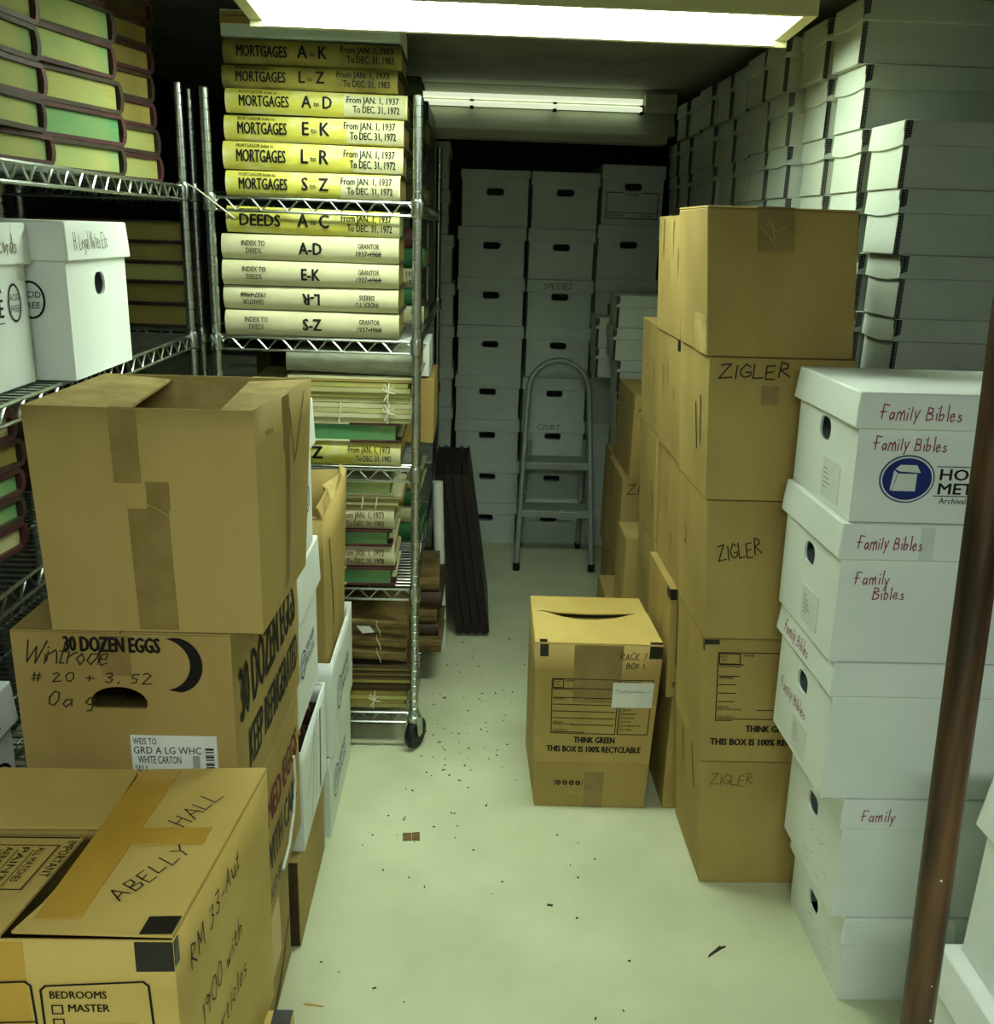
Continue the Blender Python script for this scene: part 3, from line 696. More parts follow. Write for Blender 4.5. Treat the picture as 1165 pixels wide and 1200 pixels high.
# fourth shelf
def title_date(a, b):
    def f(k, L, T):
        k.text(a, L-.03, T*.56, T*.27, w=.122, align='R'); k.text(b, L-.03, T*.16, T*.27, w=.108, align='R')
    return f
for i, (d2, z) in enumerate((('To DEC. 31, 1978', .586), ('To DEC. 31, 1983', .702))):
    book('cream index book dated to %s in maroon on its spine' % d2[-4:], .47, .29, .066, (X0-.025, 2.604, z), (0, 0, R(.4-.8*i)), 'cream', 'pg_olive', 'cream', 'dated cream index books', 'index_book', title=title_date('From JAN. 1, 197'+'23'[i], d2), ink='maroon_ink')
volume('dark green page edged volume lowest on the fourth shelf of the rolling unit', .531, .585, 'pg_emer', L=.46, dx=-.02, group='green volumes on the fourth shelf')
volume('dark green page edged volume between the two dated cream index books', .653, .701, 'pg_emer', L=.46, dx=-.03, group='green volumes on the fourth shelf')
bundle('brown papers crossed by a white string on the fourth shelf', .769, .805, 4, x0=-.66, x1=-.19, mats=('pg_olive', 'cream'), strings=((.36, 0), (.40, 0)), seed=12, group='papers on the fourth shelf of the rolling unit')
volume('green volume topmost on the fourth shelf of the rolling unit', .806, .850, 'pg_green', L=.46, dx=-.02, corner=False, group='green volumes on the fourth shelf')
# bottom shelf: dark old papers
zs = .127
for i, (T, tilt, nm, pg, lab) in enumerate(((.055, 0, 'paper_bundle', 'pg_yel', 'yellowed paper bundle tied with a white bow, lowest on the rolling unit'), (.03, 0, 'paper_bundle', 'pg_dark', 'thin dark paper bundle lying on the yellowed one'), (.055, 1, 'paper_bundle', 'pg_olive', 'thick brown paper bundle midway up the bottom shelf'))):
    bundle(lab, zs, zs+T, 4+i, nm, -.60, -.175+.01*i, (pg, 'pg_dark' if i else 'pg_olive'), ((.33, 1),) if i == 0 else (), seed=20+i, group='old bundles on the bottom shelf'); zs += T+.0015
for i, (T, a, lab) in enumerate(((.042, 4, 'dark tied volume lowest of the tilted ones on the bottom shelf'), (.042, 4, 'dark tied volume second of the tilted ones on the bottom shelf'), (.042, 4, 'dark tied volume with a torn paper slip, tilted on the bottom shelf'))):
    t = book(lab, .42, .27, T, (-.385, 2.605, zs+.016), (0, R(a), R(1.5)), 'oldpaper', 'pg_dark', 'oldpaper', 'old volumes on the bottom shelf'); zs += T+.002
    for x in (-.1, .03, .12):
        bm = bmesh.new(); tube(bm, [(x, .012, T+.0015), (x, -.002, T*.8), (x+.01, -.003, T*.4), (x+.014, .0, .0)], .0016, 5); obj('string', bm, M['cream'], t)
    if i == 2:
        bm = bmesh.new(); bm.faces.new([bm.verts.new(p) for p in ((.06, -.004, T*.7), (.1, -.004, T*.75), (.115, -.004, T*.3), (.08, -.004, T*.15))]); o = obj('paper_slip', bm, M['label'], t); s = o.modifiers.new('s', 'SOLIDIFY'); s.thickness = .0006
# second row of books, seen past the right-hand posts
def row2(x1, z0, hs, pgs, cvs, group, lab, y=3.02, W=.28, L=.40, name='ledger_book', labels=()):
    for i, h in enumerate(hs):
        t = book('%s, %s of the pile' % (lab, ordn[len(hs)-1-i]), L, W, h-.0015, (x1-L/2-.008*((i*7) % 3), y, z0), (0, 0, R(((i*5) % 3-1)*1.5)), cvs[i % len(cvs)], pgs[i % len(pgs)], group=group, name=name,
                 spine='cream' if i in labels else None, title=(lambda k, L_, T: (k.text('1937', L_-.008, T*.55, T*.3, w=.032, align='R'), k.text('-1972', L_-.008, T*.15, T*.3, w=.036, align='R'))) if i in labels else None)
        z0 += h
row2(-.15, 1.613, (.06, .065, .06, .065, .06, .055), ('pg_olive', 'pg_yel', 'pg_dark'), ('cover_b', 'cover_mg'), 'back row on the top shelf of the rolling unit', 'brown edged book behind the mortgages index books')
row2(-.15, 1.253, (.058, .055, .06, .06, .06), ('pg_emer', 'pg_olive'), ('cover_m', 'cover_g'), 'back row on the second shelf of the rolling unit', 'green and maroon book behind the deeds index books', labels=(0, 2))
row2(-.155, .531, (.06, .06, .06, .055), ('pg_white', 'pg_green'), ('cover_g', 'cream'), 'back row on the fourth shelf of the rolling unit', 'pale and green book behind the dated index books')
row2(-.08, .127, (.06, .05, .06, .055, .05), ('pg_yel', 'pg_dark'), ('oldpaper', 'cover_b'), 'back row on the bottom shelf of the rolling unit', 'brown book jutting out past the bottom shelf', y=3.0, W=.30)
t, Q, c = carton('document_box', 'white box end peeping out beside the post above the brown packet', -.40, -.128, 2.93, 3.2, 1.104, 1.208, m='white', cat='box'); 
t, Q, c = carton('brown_packet', 'worn brown packet jutting past the third shelf of the rolling unit', -.42, -.112, 2.92, 3.25, .894, 1.098, m='card2', bulge=.006, cat='packet')
bm = bmesh.new(); tube(bm, [(.06, -.171, .0), (.062, -.174, .1), (.07, -.17, .204), (.06, 0, .207)], .003, 5); obj('string', bm, M['string'], t)
t = thing('black_portfolio', 'tall black portfolio standing on the second shelf of the rolling unit at its far end', 'portfolio', (-.19, 3.72, 1.256))
bm = bmesh.new(); box(bm, -.03, .03, -.33, .33, 0, .33); bevel(obj('cover', bm, M['blacktape'], t), .006)
bm = bmesh.new(); box(bm, .0305, .0325, -.315, -.30, .02, .31); obj('binding', bm, M['string'], t)
t = thing('black_portfolio', 'tall black portfolio standing on the top shelf of the rolling unit at its far end', 'portfolio', (-.19, 3.72, 1.616))
bm = bmesh.new(); box(bm, -.03, .03, -.3, .3, 0, .34); bevel(obj('cover', bm, M['blacktape'], t), .006)
# white tie between the posts
t = thing('cable_tie', 'thin white tie stretched between the left posts below the top shelf', 'tie', (-.73, 2.57, 1.625))
bm = bmesh.new(); tube(bm, [(-.01, .0, .012), (.02, -.012, 0), (.06, -.012, -.03), (.11, .0, -.068)], .0022, 5); obj('strand', bm, M['string'], t)

# ---- tall dark volumes leaning against the side of the rolling unit
for i in range(4):
    x = -.012+.0335*i
    t = book('tall dark maroon volume leaning on the rolling unit, %s from the aisle' % ('fourth', 'third', 'second', 'first')[i], .48, .66, .030, (0, 0, 0), 0, 'cover_dk', 'pg_blk', group='tall dark volumes leaning on the rolling unit', bulge=.004)
    th = R(8.3+.6*i*0)
    # local x -> +Y (depth), local y (spine to fore-edge) -> up, local z (thickness) -> -X side
    up = Vector((-math.sin(th), 0, math.cos(th))); nx = Vector((math.cos(th), 0, math.sin(th)))
    m4 = Matrix((Vector((0, 1, 0)), up, nx)).transposed().to_4x4(); m4.translation = Vector((x-.018, 3.42+.24, .012))
    t.matrix_world = m4
    for y in (-.2, .0):
        bm = bmesh.new(); box(bm, -.225, -.205, .655, .70, .008, .022); obj('binding_tab', bm, M['black'], t); break
t = thing('paper_roll', 'white paper roll leaning beside the dark volumes', 'paper roll', (-.098, 3.325, .0))
bm = bmesh.new(); tube(bm, [(.012, .0, .0), (-.012, .0, .66)], .020, 12); obj('roll', bm, M['label'], t, smooth=40)
# ================================================================== left foreground stack
def rag(x, L, n, amp, seed):
    rnd = random.Random(seed); return [(L*i/n, rnd.uniform(-amp, amp)) for i in range(n+1)]
# carton at the bottom
t, Q, c = carton('cardboard_box', 'yellow-taped cardboard box on the floor, bottom of the egg carton stack', -.70, -.366, 1.36, 1.72, 0, .30, 'egg carton stack', m='card2', bulge=.006)
flaps(t, c, 'card2', axis='y')
slab('tape', Q['right'], .10, .12, .24, .285, M['tapey'], t)
k = Ink(Q['right']); k.line([(.12, .02), (.22, .045), (.33, .12)], .012); k.line([(.16, .03), (.28, .085)], .008); k.build('scuff', M['marker'], t)
# two egg cartons
def eggs(k, x, y, h, words_):
    k.text(words_, x, y, h, xs=.62, bold=.035, shear=.0)
t, Q, c = carton('egg_carton_box', 'cardboard egg case with maroon lettering, under the one marked 30 dozen eggs', -.675, -.346, 1.31, 1.765, .305, .625, 'egg carton stack', m='card2', bulge=.004, rot=R(-.8))
k = Ink(Q['right']); k.text('MED EGGS', .15, .20, .058, w=.27, bold=.03); k.build('maroon_lettering', M['maroon_ink'], t)
k = Ink(Q['right']); k.sub('lettering'); k.text('WITH CARE', .13, .105, .062, w=.27, bold=.03); k.sub('small_lettering'); k.text('PACKED BY', .10, .04, .03, w=.15, bold=.01); k.build('lettering', M['black'], t)
bm = bmesh.new(); q = Q['right']
pts = [(.25, .04), (.31, .05), (.36, .09), (.385, .15), (.38, .21)]
tube(bm, [q(x, y, .001) for x, y in pts], .004, 5); obj('tear', bm, M['label'], t)
hole = [[(.154+.043*math.cos(a)*1.0, .212+.027*max(-.35, math.sin(a))) for a in [2*math.pi*i/28 for i in range(28)]]]
def dedupe(pl):
    out = []
    for p in pl:
        if not out or math.hypot(p[0]-out[-1][0], p[1]-out[-1][1]) > 1e-4: out.append(p)
    return out
t, Q, c = carton('egg_carton_box', 'cardboard egg case printed 30 dozen eggs with a crescent mark and a hand hole', -.672, -.345, 1.30, 1.79, .63, .955, 'egg carton stack', m='card2', bulge=.003, rot=R(-.9), holes={'front': [dedupe(hole[0])]})
flaps(t, c, 'card2', axis='x', th=.003)
q = Q['front']
k = Ink(q); k.sub('lettering'); k.text('30 DOZEN EGGS', .079, .297, .023, w=.142, bold=.07); k.sub('crescent_mark')
k2 = []
for i in range(29):
    a = R(84-168*i/28+2); k2.append((.243+.045*math.cos(a)*.9, .277+.045*math.sin(a)))
for i in range(29):
    a = R(-80+160*i/28); k2.append((.222+.050*math.cos(a)*.86, .278+.0425*math.sin(a)))
k.poly(k2); k.build('lettering', M['black'], t)
k = Ink(q); k.sub('name_handwriting'); k.hand('Wintrode', .014, .275, .036, .002, xs=.85, gap=.06, shear=.4); k.sub('number_handwriting'); k.hand('# 20 + 3, 52', .025, .246, .016, .0018, xs=1.35); k.sub('initial_handwriting'); k.hand('Oa g', .045, .205, .026, .002, xs=1.0, shear=.3); k.build('handwriting', M['marker'], t)
slab('tape', q, .132, .258, .176, .322, M['tape'], t)
slab('shipping_label', q, .166, .058, .298, .158, M['label'], t, label='white shipping label with black print')
k = Ink(q, .0022); k.text('WEIS TO', .170, .143, .011, w=.036, bold=0); k.text('GRD A LG WHC', .170, .127, .012, w=.104, bold=0); k.text('WHITE CARTON', .176, .110, .013, w=.066, bold=0); k.text('SELL', .170, .097, .009, w=.022, bold=0)
for i in range(9): k.rect(.280, .098+.0045*i, .293, .098+.0045*i+.0012+.0012*(i % 3)); k.rect(.260, .098+.003*i, .271, .0995+.003*i)
k.build('label_print', M['marker'], t)
q = Q['right']
k = Ink(q); k.text('30 DOZEN EGGS', .03, .165, .088, w=.42, bold=.05); k.text('KEEP REFRIGERATED', .07, .06, .07, w=.39, bold=.04); k.build('side_lettering', M['black'], t)

# open carton on top
x0, x1, y0, y1, z0, z1 = -.615, -.300, 1.30, 1.60, .960, 1.297
loc, c = corners(x0, x1, y0, y1, z0, z1, .0)
for i, (dx, dy) in ((1, (0, 0)), (2, (.012, 0)), (6, (.030, 0)), (5, (.0, 0)), (4, (-.006, 0)), (0, (.004, 0))): c[i] = (c[i][0]+dx, c[i][1]+dy, c[i][2])
t = thing('cardboard_box', 'large open cardboard box with brown tape strips, on top of the egg cartons', 'cardboard box', loc, 0, 'egg carton stack')
b, Q = shell('body', c, M['card'], t, .003, skip=('top',), thick=.004)
q = Q['front']
slab('tape', q, .117, .23, .155, .335, M['tape'], t); slab('tape', q, .132, .004, .190, .192, M['tape'], t); slab('tape', q, .160, .190, .193, .232, M['tape'], t)
k = Ink(q, .0026); k.line([(.157, .20), (.172, .195), (.19, .183)], .0012); k.build('crease', M['cardin'], t)
q = Q['right']
slab('tape', q, .14, .02, .165, .25, M['tape'], t); slab('tape', q, .13, .25, .165, .335, M['tape'], t)
k = Ink(q); k.line([(.165, .31), (.19, .22), (.215, .255), (.25, .325)], .003); k.build('tear', M['marker'], t)
k = Ink(q); k.line([(.04+.003*j, .296+.005*math.sin(j*1.9)) for j in range(14)], .0015); k.build('handwriting', M['pencil'], t)
T = [Vector(p) for p in c[4:8]]
def flap(pts, nm='flap', m='cardin', th=.004):
    bm = bmesh.new(); bm.faces.new([bm.verts.new(p) for p in pts]); o = obj(nm, bm, M[m], t); s = o.modifiers.new('w', 'SOLIDIFY'); s.thickness = th; s.offset = 1; return o
e = Vector((0, 0, -.004))
flap([T[0]+Vector((.004, .004, 0)), T[0]+Vector((.128, .03, -.012)), T[3]+Vector((.115, -.02, -.004)), T[3]+Vector((.004, -.004, 0))])
flap([T[1]+Vector((-.004, .004, 0)), T[2]+Vector((-.004, -.004, 0)), T[2]+Vector((-.10, -.02, -.004)), T[1]+Vector((-.055, .03, -.006))])
flap([T[0]+Vector((.12, .002, .001)), T[0]+Vector((.150, .002, .001)), T[0]+Vector((.150, .045, .004)), T[0]+Vector((.115, .07, .006))], 'torn_edge')
flap([T[3]+Vector((.03, -.003, -.001)), T[2]+Vector((-.03, -.003, -.001)), T[2]+Vector((-.035, -.012, -.10)), T[3]+Vector((.035, -.012, -.10))])

# ---- box in front, Abelly Hall
bt, Qb, cb = carton('cardboard_box', 'cardboard box under the one marked Abelly Hall, only its corner showing', -.72, -.262, .80, 1.235, 0, .325, 'boxes at the bottom left', m='cardy', bulge=.002)
q = Qb['top']
slab('tape', q, q.w-.032, q.h-.09, q.w-.001, q.h-.001, M['blacktape'], bt)
x0, x1, y0, y1, z0, z1 = -.728, -.330, .91, 1.265, .326, .745
loc, c = corners(x0, x1, y0, y1, z0, z1)
c[6] = (c[6][0]+.034, c[6][1], c[6][2]); c[2] = (c[2][0]+.030, c[2][1], 0); c[3] = (c[3][0]+.01, c[3][1], 0); c[7] = (c[7][0]+.01, c[7][1], c[7][2])
t = thing('cardboard_box', 'cardboard moving box marked Abelly Hall in the bottom left corner', 'cardboard box', loc, 0, 'boxes at the bottom left')
b, Q = shell('body', c, M['cardy'], t, .003, skip=('top',), thick=.004)
T = [Vector(p)+Vector((0, 0, .0006)) for p in c[4:8]]
# flaps: right one full length, left one shorter, dark gap between them
q = Quad(T[0], T[1], T[2], T[3])
def topflap(pts, lift=0., nm='flap'):
    bm = bmesh.new(); P = [q(x, y, z) for x, y, z in pts]; bm.faces.new([bm.verts.new(p) for p in P])
    o = obj(nm, bm, M['cardy'], t); s = o.modifiers.new('w', 'SOLIDIFY'); s.thickness = .004; s.offset = 1; return Quad(*(P[:4])) if len(P) == 4 else None
W_, D_ = q.w, q.h
# right flap
topflap([(x, y, -.002+.0062*(x-.213)/(W_-.213)) for x, y in ((.213, .012), (W_, .0), (W_, D_), (.228, D_), (.238, .21), (.235, .14), (.226, .06))])
# left flap behind (rear) and left flap in front (printed)
topflap([(0, .218, -.004), (.228, .222, -.005), (.223, D_, .002), (0, D_, .002)])
f2 = topflap([(0, .0, -.001), (.197, .0, -.004), (.208, .205, -.009), (0, .20, -.006)])
k = Ink(f2, .0058)
k.line([(.0, .192), (f2.w*1.0, .192)], .003)
k.frame(.0, .085, .183, .175, .002)
def vtext(k, s, x, y, h, w): k.text(s, x, y, h, w=w, rot=-math.pi/2, bold=.01)
vtext(k, 'IMPORTANT', .190, .185, .012, .075); 
for i, s_ in enumerate(('ALL MATCHES', 'PAINT', 'AEROSOLS', 'FLAMMABLES')): vtext(k, s_, .160-.02*i, .170, .009, .07); k.line([(.156-.02*i, .09), (.156-.02*i, .165)], .0012)
k.build('printing', M['marker'], t)
rq = Quad(*[q(x, y, .0045) for x, y in ((.213, .0), (W_, .0), (W_, D_), (.228, D_))]); rq.bulge = 0
def rqf(x, y, off=0.): return q(x, y, .0030+.0062*max(0, (x-.213)/(W_-.213))+.0004+off)
class QF:
    def __init__(s, f, w_, h_): s.f = f; s.w = w_; s.h = h_
    def __call__(s, x, y, off=0.): return s.f(x, y, off)
qf = QF(rqf, W_, D_)
slab('tape', qf, .230, .03, .287, .348, M['tapey'], t, th=.0006, label='glossy yellowed tape along the gap')
slab('tape', qf, .283, .170, .383, .205, M['tapey'], t, th=.0007)
k = Ink(qf, .0016); k.sub('handwriting'); k.hand('ABELLY', .323, .055, .028, .002, xs=.8, rot=R(62), jit=.06); k.sub('handwriting'); k.hand('HALL', .343, .205, .030, .002, xs=.8, rot=R(66), jit=.06); k.build('handwriting', M['marker'], t)
qfr = Q['front']
slab('corner_tape', qfr, qfr.w-.045, qfr.h-.042, qfr.w-.0005, qfr.h-.001, M['blacktape'], t, label='black corner tape')
slab('corner_tape', Q['right'], .0005, qfr.h-.036, .012, qfr.h-.001, M['blacktape'], t, label='black corner tape')
slab('corner_tape', qf, W_-.04, .001, W_-.001, .03, M['blacktape'], t, th=.0009, label='black corner tape')
k = Ink(qfr, .0014)
for x in (.103, .240): k.line([(x+.006, qfr.h-.25), (x, qfr.h-.13), (x, qfr.h-.068), (x+.006, qfr.h-.062), (x+.120, qfr.h-.056), (x+.126, qfr.h-.062), (x+.132, qfr.h-.25)], .0028)
k.text('BEDROOMS', .250, qfr.h-.080, .0105, w=.066, bold=.03); k.text('MASTER', .270, qfr.h-.099, .0105, w=.048, bold=.03)
for i in range(3): k.frame(.251, qfr.h-.102-.020*i, .263, qfr.h-.090-.020*i, .0018)
k.line([(.270, qfr.h-.121), (.348, qfr.h-.118)], .002); k.text('CHILDREN', .270, qfr.h-.141, .0105, w=.055, bold=.03); k.line([(.128, qfr.h-.118), (.231, qfr.h-.114)], .002)
k.build('printing', M['black'], t)
slab('tape', qfr, .0, .0, .225, qfr.h-.002, M['tapey'], t, th=.0004)
k = Ink(Q['right']); k.sub('handwriting'); k.hand('RM 33-Aut', .04, .345, .034, .0026, xs=.75, rot=R(4), jit=.08); k.sub('handwriting'); k.hand('1900 with', .06, .235, .034, .0024, xs=.75, rot=R(6)); k.sub('handwriting'); k.hand('articles', .10, .165, .034, .0024, xs=.75, rot=R(4)); k.build('handwriting', M['marker'], t)

# ---- white file boxes along the left of the aisle
def logo_side(Q, x, y, r, parent, txt=True, m='blue', nm='logo', s=1.):
    k = Ink(Q); k.ring(x, y, r, r, .005, 24)
    k.frame(x-r*.4, y-r*.45, x+r*.35, y+r*.2, .003); k.line([(x-r*.4, y+r*.2), (x-r*.2, y+r*.5), (x+r*.5, y+r*.5), (x+r*.35, y+r*.2)], .003)
    if txt: k.text('HOLLINGER', x+r*1.2, y+.012*s, .026*s, w=.13*s, bold=.01); k.text('METAL EDGE', x+r*1.2, y-.026*s, .026*s, w=.13*s, bold=.01)
    return k.build(nm, M[m], parent)
# bottom: dark box, white open box full of dark books on it
t, Q, c = carton('cardboard_box', 'brown box with a dark end, under the white box of dark books', -.68, -.348, 1.74, 2.09, 0, .222, m='card2', tx=.0, bulge=.004)
slab('dark_end', Q['front'], .002, .002, Q['front'].w-.002, .220, M['cover_b'], t, th=.001)
t, Q, QL = record_box('file_box', 'white open box full of dark old books beside the egg cartons', -.67, -.340, 1.775, 2.10, .224, .47, 'white boxes along the left of the aisle', nolid=True)
k = Ink(Q['right']); k.line([(.10, .02), (.13, .14), (.15, .23)], .003); k.line([(.15, .04), (.17, .2)], .002); k.line([(.05, .1), (.12, .19), (.2, .235)], .0025); k.line([(.22, .03), (.235, .22)], .012); k.build('scribble', M['marker'], t)
k = Ink(Q['front']); k.text('SIZE', .29, .15, .012, bold=.02); k.rect(.285, .08, .318, .086); k.build('printing', M['black'], t)
for i, (y, h) in enumerate(((1.82, .185), (1.88, .21), (1.935, .205), (2.005, .21), (2.06, .20))):
    tt = book('dark old book standing in the white open box, %s from the camera' % ('first', 'second', 'third', 'fourth', 'fifth')[i], .30, h+.02*(i % 2), .040, (0, 0, 0), 0, ('cover_b', 'cover_m')[i % 2], ('pg_dark', 'pg_olive')[i % 2], group='dark books in the white open box')
    th = R((3, 3, 3, 2, 2)[i]); up = Vector((0, math.sin(th), math.cos(th))); nx = Vector((0, -math.cos(th), math.sin(th)))
    m4 = Matrix((Vector((1, 0, 0)), up, nx)).transposed().to_4x4(); m4.translation = Vector((-.505, y, .234)); tt.matrix_world = m4
t, Q, QL = record_box('file_box', 'white lidded box on the dark books, its lid just under the open carton', -.70, -.350, 1.81, 2.07, .50, .86, 'white boxes along the left of the aisle', lid=.11)
logo_side(Q['right'], .06, .13, .032, t, s=.8)
t, Q, QL = record_box('file_box', 'white box end showing behind the right edge of the open carton', -.70, -.346, 1.80, 2.02, .862, 1.19, 'white boxes along the left of the aisle', lid=.10)
logo_side(Q['right'], .15, .12, .03, t, txt=False)
t, Q, QL = record_box('file_box', 'white box standing on the floor beside the rolling unit', -.66, -.338, 2.135, 2.552, 0, .235, 'white boxes along the left of the aisle', nolid=True)
logo_side(Q['right'], .10, .11, .045, t)
t, Q, QL = record_box('file_box', 'white open box holding the tall brown carton', -.66, -.330, 2.14, 2.55, .237, .50, 'white boxes along the left of the aisle', nolid=True)
logo_side(Q['right'], .13, .12, .045, t)
loc, c = corners(-.60, -.352, 2.20, 2.50, .243, .86)
c[6] = (c[6][0]+.02, c[6][1], c[6][2]+.05); c[7] = (c[7][0], c[7][1], c[7][2]+.04)
t = thing('cardboard_box', 'tall brown carton with a torn open top standing in a white box', 'cardboard box', loc)
b, Q = shell('body', c, M['card'], t, .004, skip=('top',), thick=.005)
rnd = random.Random(5); bm = bmesh.new(); T = [Vector(p) for p in c[4:8]]
A = [T[1].lerp(T[2], i/6) for i in range(7)]
up_ = [p+Vector((rnd.uniform(-.02, .012)-.012, 0, rnd.uniform(.008, .035))) for p in A]
V = [bm.verts.new(p) for p in A]; U = [bm.verts.new(p) for p in up_]
for i in range(6): bm.faces.new((V[i], V[i+1], U[i+1], U[i]))
A2 = [T[0].lerp(T[1], i/5) for i in range(6)]; V = [bm.verts.new(p) for p in A2]; U = [bm.verts.new(p+Vector((0, rnd.uniform(.0, .03), rnd.uniform(-.004, .014)))) for p in A2]
for i in range(5): bm.faces.new((V[i], V[i+1], U[i+1], U[i]))
o = obj('torn_rim', bm, M['cardin'], t); s = o.modifiers.new('w', 'SOLIDIFY'); s.thickness = .005
k = Ink(Q['right']); k.line([(.06, .56), (.09, .40), (.10, .30)], .006); k.line([(.10, .28), (.12, .12)], .004); k.build('slit', M['marker'], t)

# ================================================================== cardboard stacks on the right
GZ = 'right hand cardboard stack'
def form(k, x, y, w_, h_, right=True):
    """the printed moving-box form"""
    lw = .0022
    a = w_*.66 if right else w_
    k.frame(x, y, x+a, y+h_, lw)
    k.frame(x+.003, y+h_*.84, x+a*.17, y+h_*.985, lw); k.text('BOX', x+.007, y+h_*.93, .005, bold=.0); k.text('NO.', x+.009, y+h_*.88, .005, bold=.0)
    k.text('NAME', x+a*.2, y+h_*.95, .006, bold=.01)
    for i, f in enumerate((.83, .66, .535, .41, .285)):
        k.rect(x+.003, y+h_*f-lw/2, x+a-.003, y+h_*f+lw/2)
    k.text('DESTINATION', x+.004, y+h_*.79, .0055, bold=.01); k.text('ADDRESS', x+.004, y+h_*.62, .0055, bold=.01)
    k.text('SPECIAL', x+.004, y+h_*.19, .0055, bold=.01); k.text('INSTRUCTIONS', x+.004, y+h_*.155, .0055, bold=.01); k.rect(x+a*.32, y+h_*.16, x+a-.006, y+h_*.16+lw)
    k.text('CONTENTS', x+.004, y+h_*.045, .0055, bold=.01); k.rect(x+.004, y+h_*.02, x+a*.52, y+h_*.02+lw)
    if right:
        b = x+w_*.685; k.frame(b, y, x+w_, y+h_, lw); k.text('BEDROOMS', b+.006, y+h_*.945, .006, bold=.02)
        for i, s_ in enumerate(('MASTER', 'OTHER', 'KITCHEN', 'DINING', 'LIVING RM', 'KITCHEN', 'BATH', 'BASEMENT', 'GARAGE', 'ATTIC', 'LAUNDRY RM', 'OTHER')):
            yy = y+h_*(.87-.073*i); k.frame(b+.004, yy, b+.0105, yy+.0075, .001); k.text(s_, b+.013, yy+.001, .0055, bold=.01)
t, Q, c = carton('cardboard_box', 'cardboard box marked Zigler standing on the floor under the Think Green box', .603, .915, 1.972, 2.262, 0, .342, GZ, tx=-.028, bulge=.004)
k = Ink(Q['front']); k.hand('ZIGLER', .025, .283, .028, .0022, xs=.78); k.build('handwriting', M['pencil'], t)
k = Ink(Q['left']); k.line([(.20, .34), (.235, .24)], .007); k.line([(.10, .33), (.12, .25)], .006); k.build('scuff', M['marker'], t)
t, Q, c = carton('cardboard_box', 'cardboard moving box printed Think Green in the front right stack', .573, .885, 1.972, 2.262, .344, .662, GZ, tx=-.018, bulge=.004)
flaps(t, c, 'card', axis='y', th=.0012)
q = Q['front']; k = Ink(q)
form(k, .032, .112, .30, .175, False); k.text('THINK GREEN', .105, .083, .017, w=.118, bold=.06); k.text('THIS BOX IS 100% RECYCLABLE', .022, .047, .017, w=.274, bold=.06); k.build('printing', M['black'], t)
slab('corner_tape', q, .0005, q.h-.012, .034, q.h-.0005, M['blacktape'], t, label='black corner tape'); slab('corner_tape', Q['left'], Q['left'].w-.014, q.h-.028, Q['left'].w-.0005, q.h-.0005, M['blacktape'], t, label='black corner tape')
t, Q, c = carton('cardboard_box', 'cardboard box marked Zigler across its middle, third from the floor in the front right stack', .552, .862, 1.972, 2.258, .664, .994, GZ, tx=-.025, bulge=.004)
k = Ink(Q['front']); k.hand('ZIGLER', .03, .19, .034, .0028, xs=.62, rot=R(12)); k.build('handwriting', M['marker'], t)
k = Ink(Q['left']); k.line([(.10, .17), (.105, .20), (.09, .215)], .004); k.line([(.10, .18), (.09, .17)], .004); k.build('scuff', M['marker'], t)
t, Q, c = carton('cardboard_box', 'cardboard box marked Zigler along its top edge, second from top of its stack', .524, .836, 1.972, 2.258, .996, 1.308, GZ, tx=-.022, bulge=.004)
k = Ink(Q['front']); k.hand('ZIGLER', .022, .268, .028, .003, xs=1.15, rot=R(2)); k.build('handwriting', M['marker'], t)
slab('tape', Q['front'], .112, .215, .15, .255, M['tape'], t)
k = Ink(Q['left']); k.line([(.19, .20), (.205, .10)], .006); k.line([(.23, .22), (.235, .12)], .005); k.build('scuff', M['marker'], t)
t, Q, c = carton('cardboard_box', 'large cardboard box with crinkled tape, topmost of the front right stack', .497, .807, 1.972, 2.24, 1.310, 1.606, GZ, tx=-.028, bulge=.002, m='card2')
flaps(t, c, 'card', axis='x', th=.004)
q = Q['front']; slab('tape', q, .102, .215, .178, q.h-.0005, M['tape'], t, th=.0012); slab('tape', Q['top'], .102, .0, .178, .20, M['tape'], t, th=.0055)
k = Ink(q, .003); k.line([(.105, .265), (.13, .24), (.14, .222)], .0015); k.line([(.12, .28), (.138, .255), (.16, .262)], .0015); k.line([(.132, .27), (.136, .24)], .002); k.build('crease', M['cardin'], t)
slab('tape', Q['left'], .16, .0, Q['left'].w-.006, Q['left'].h*.28, M['cardin'], t, th=.0006)
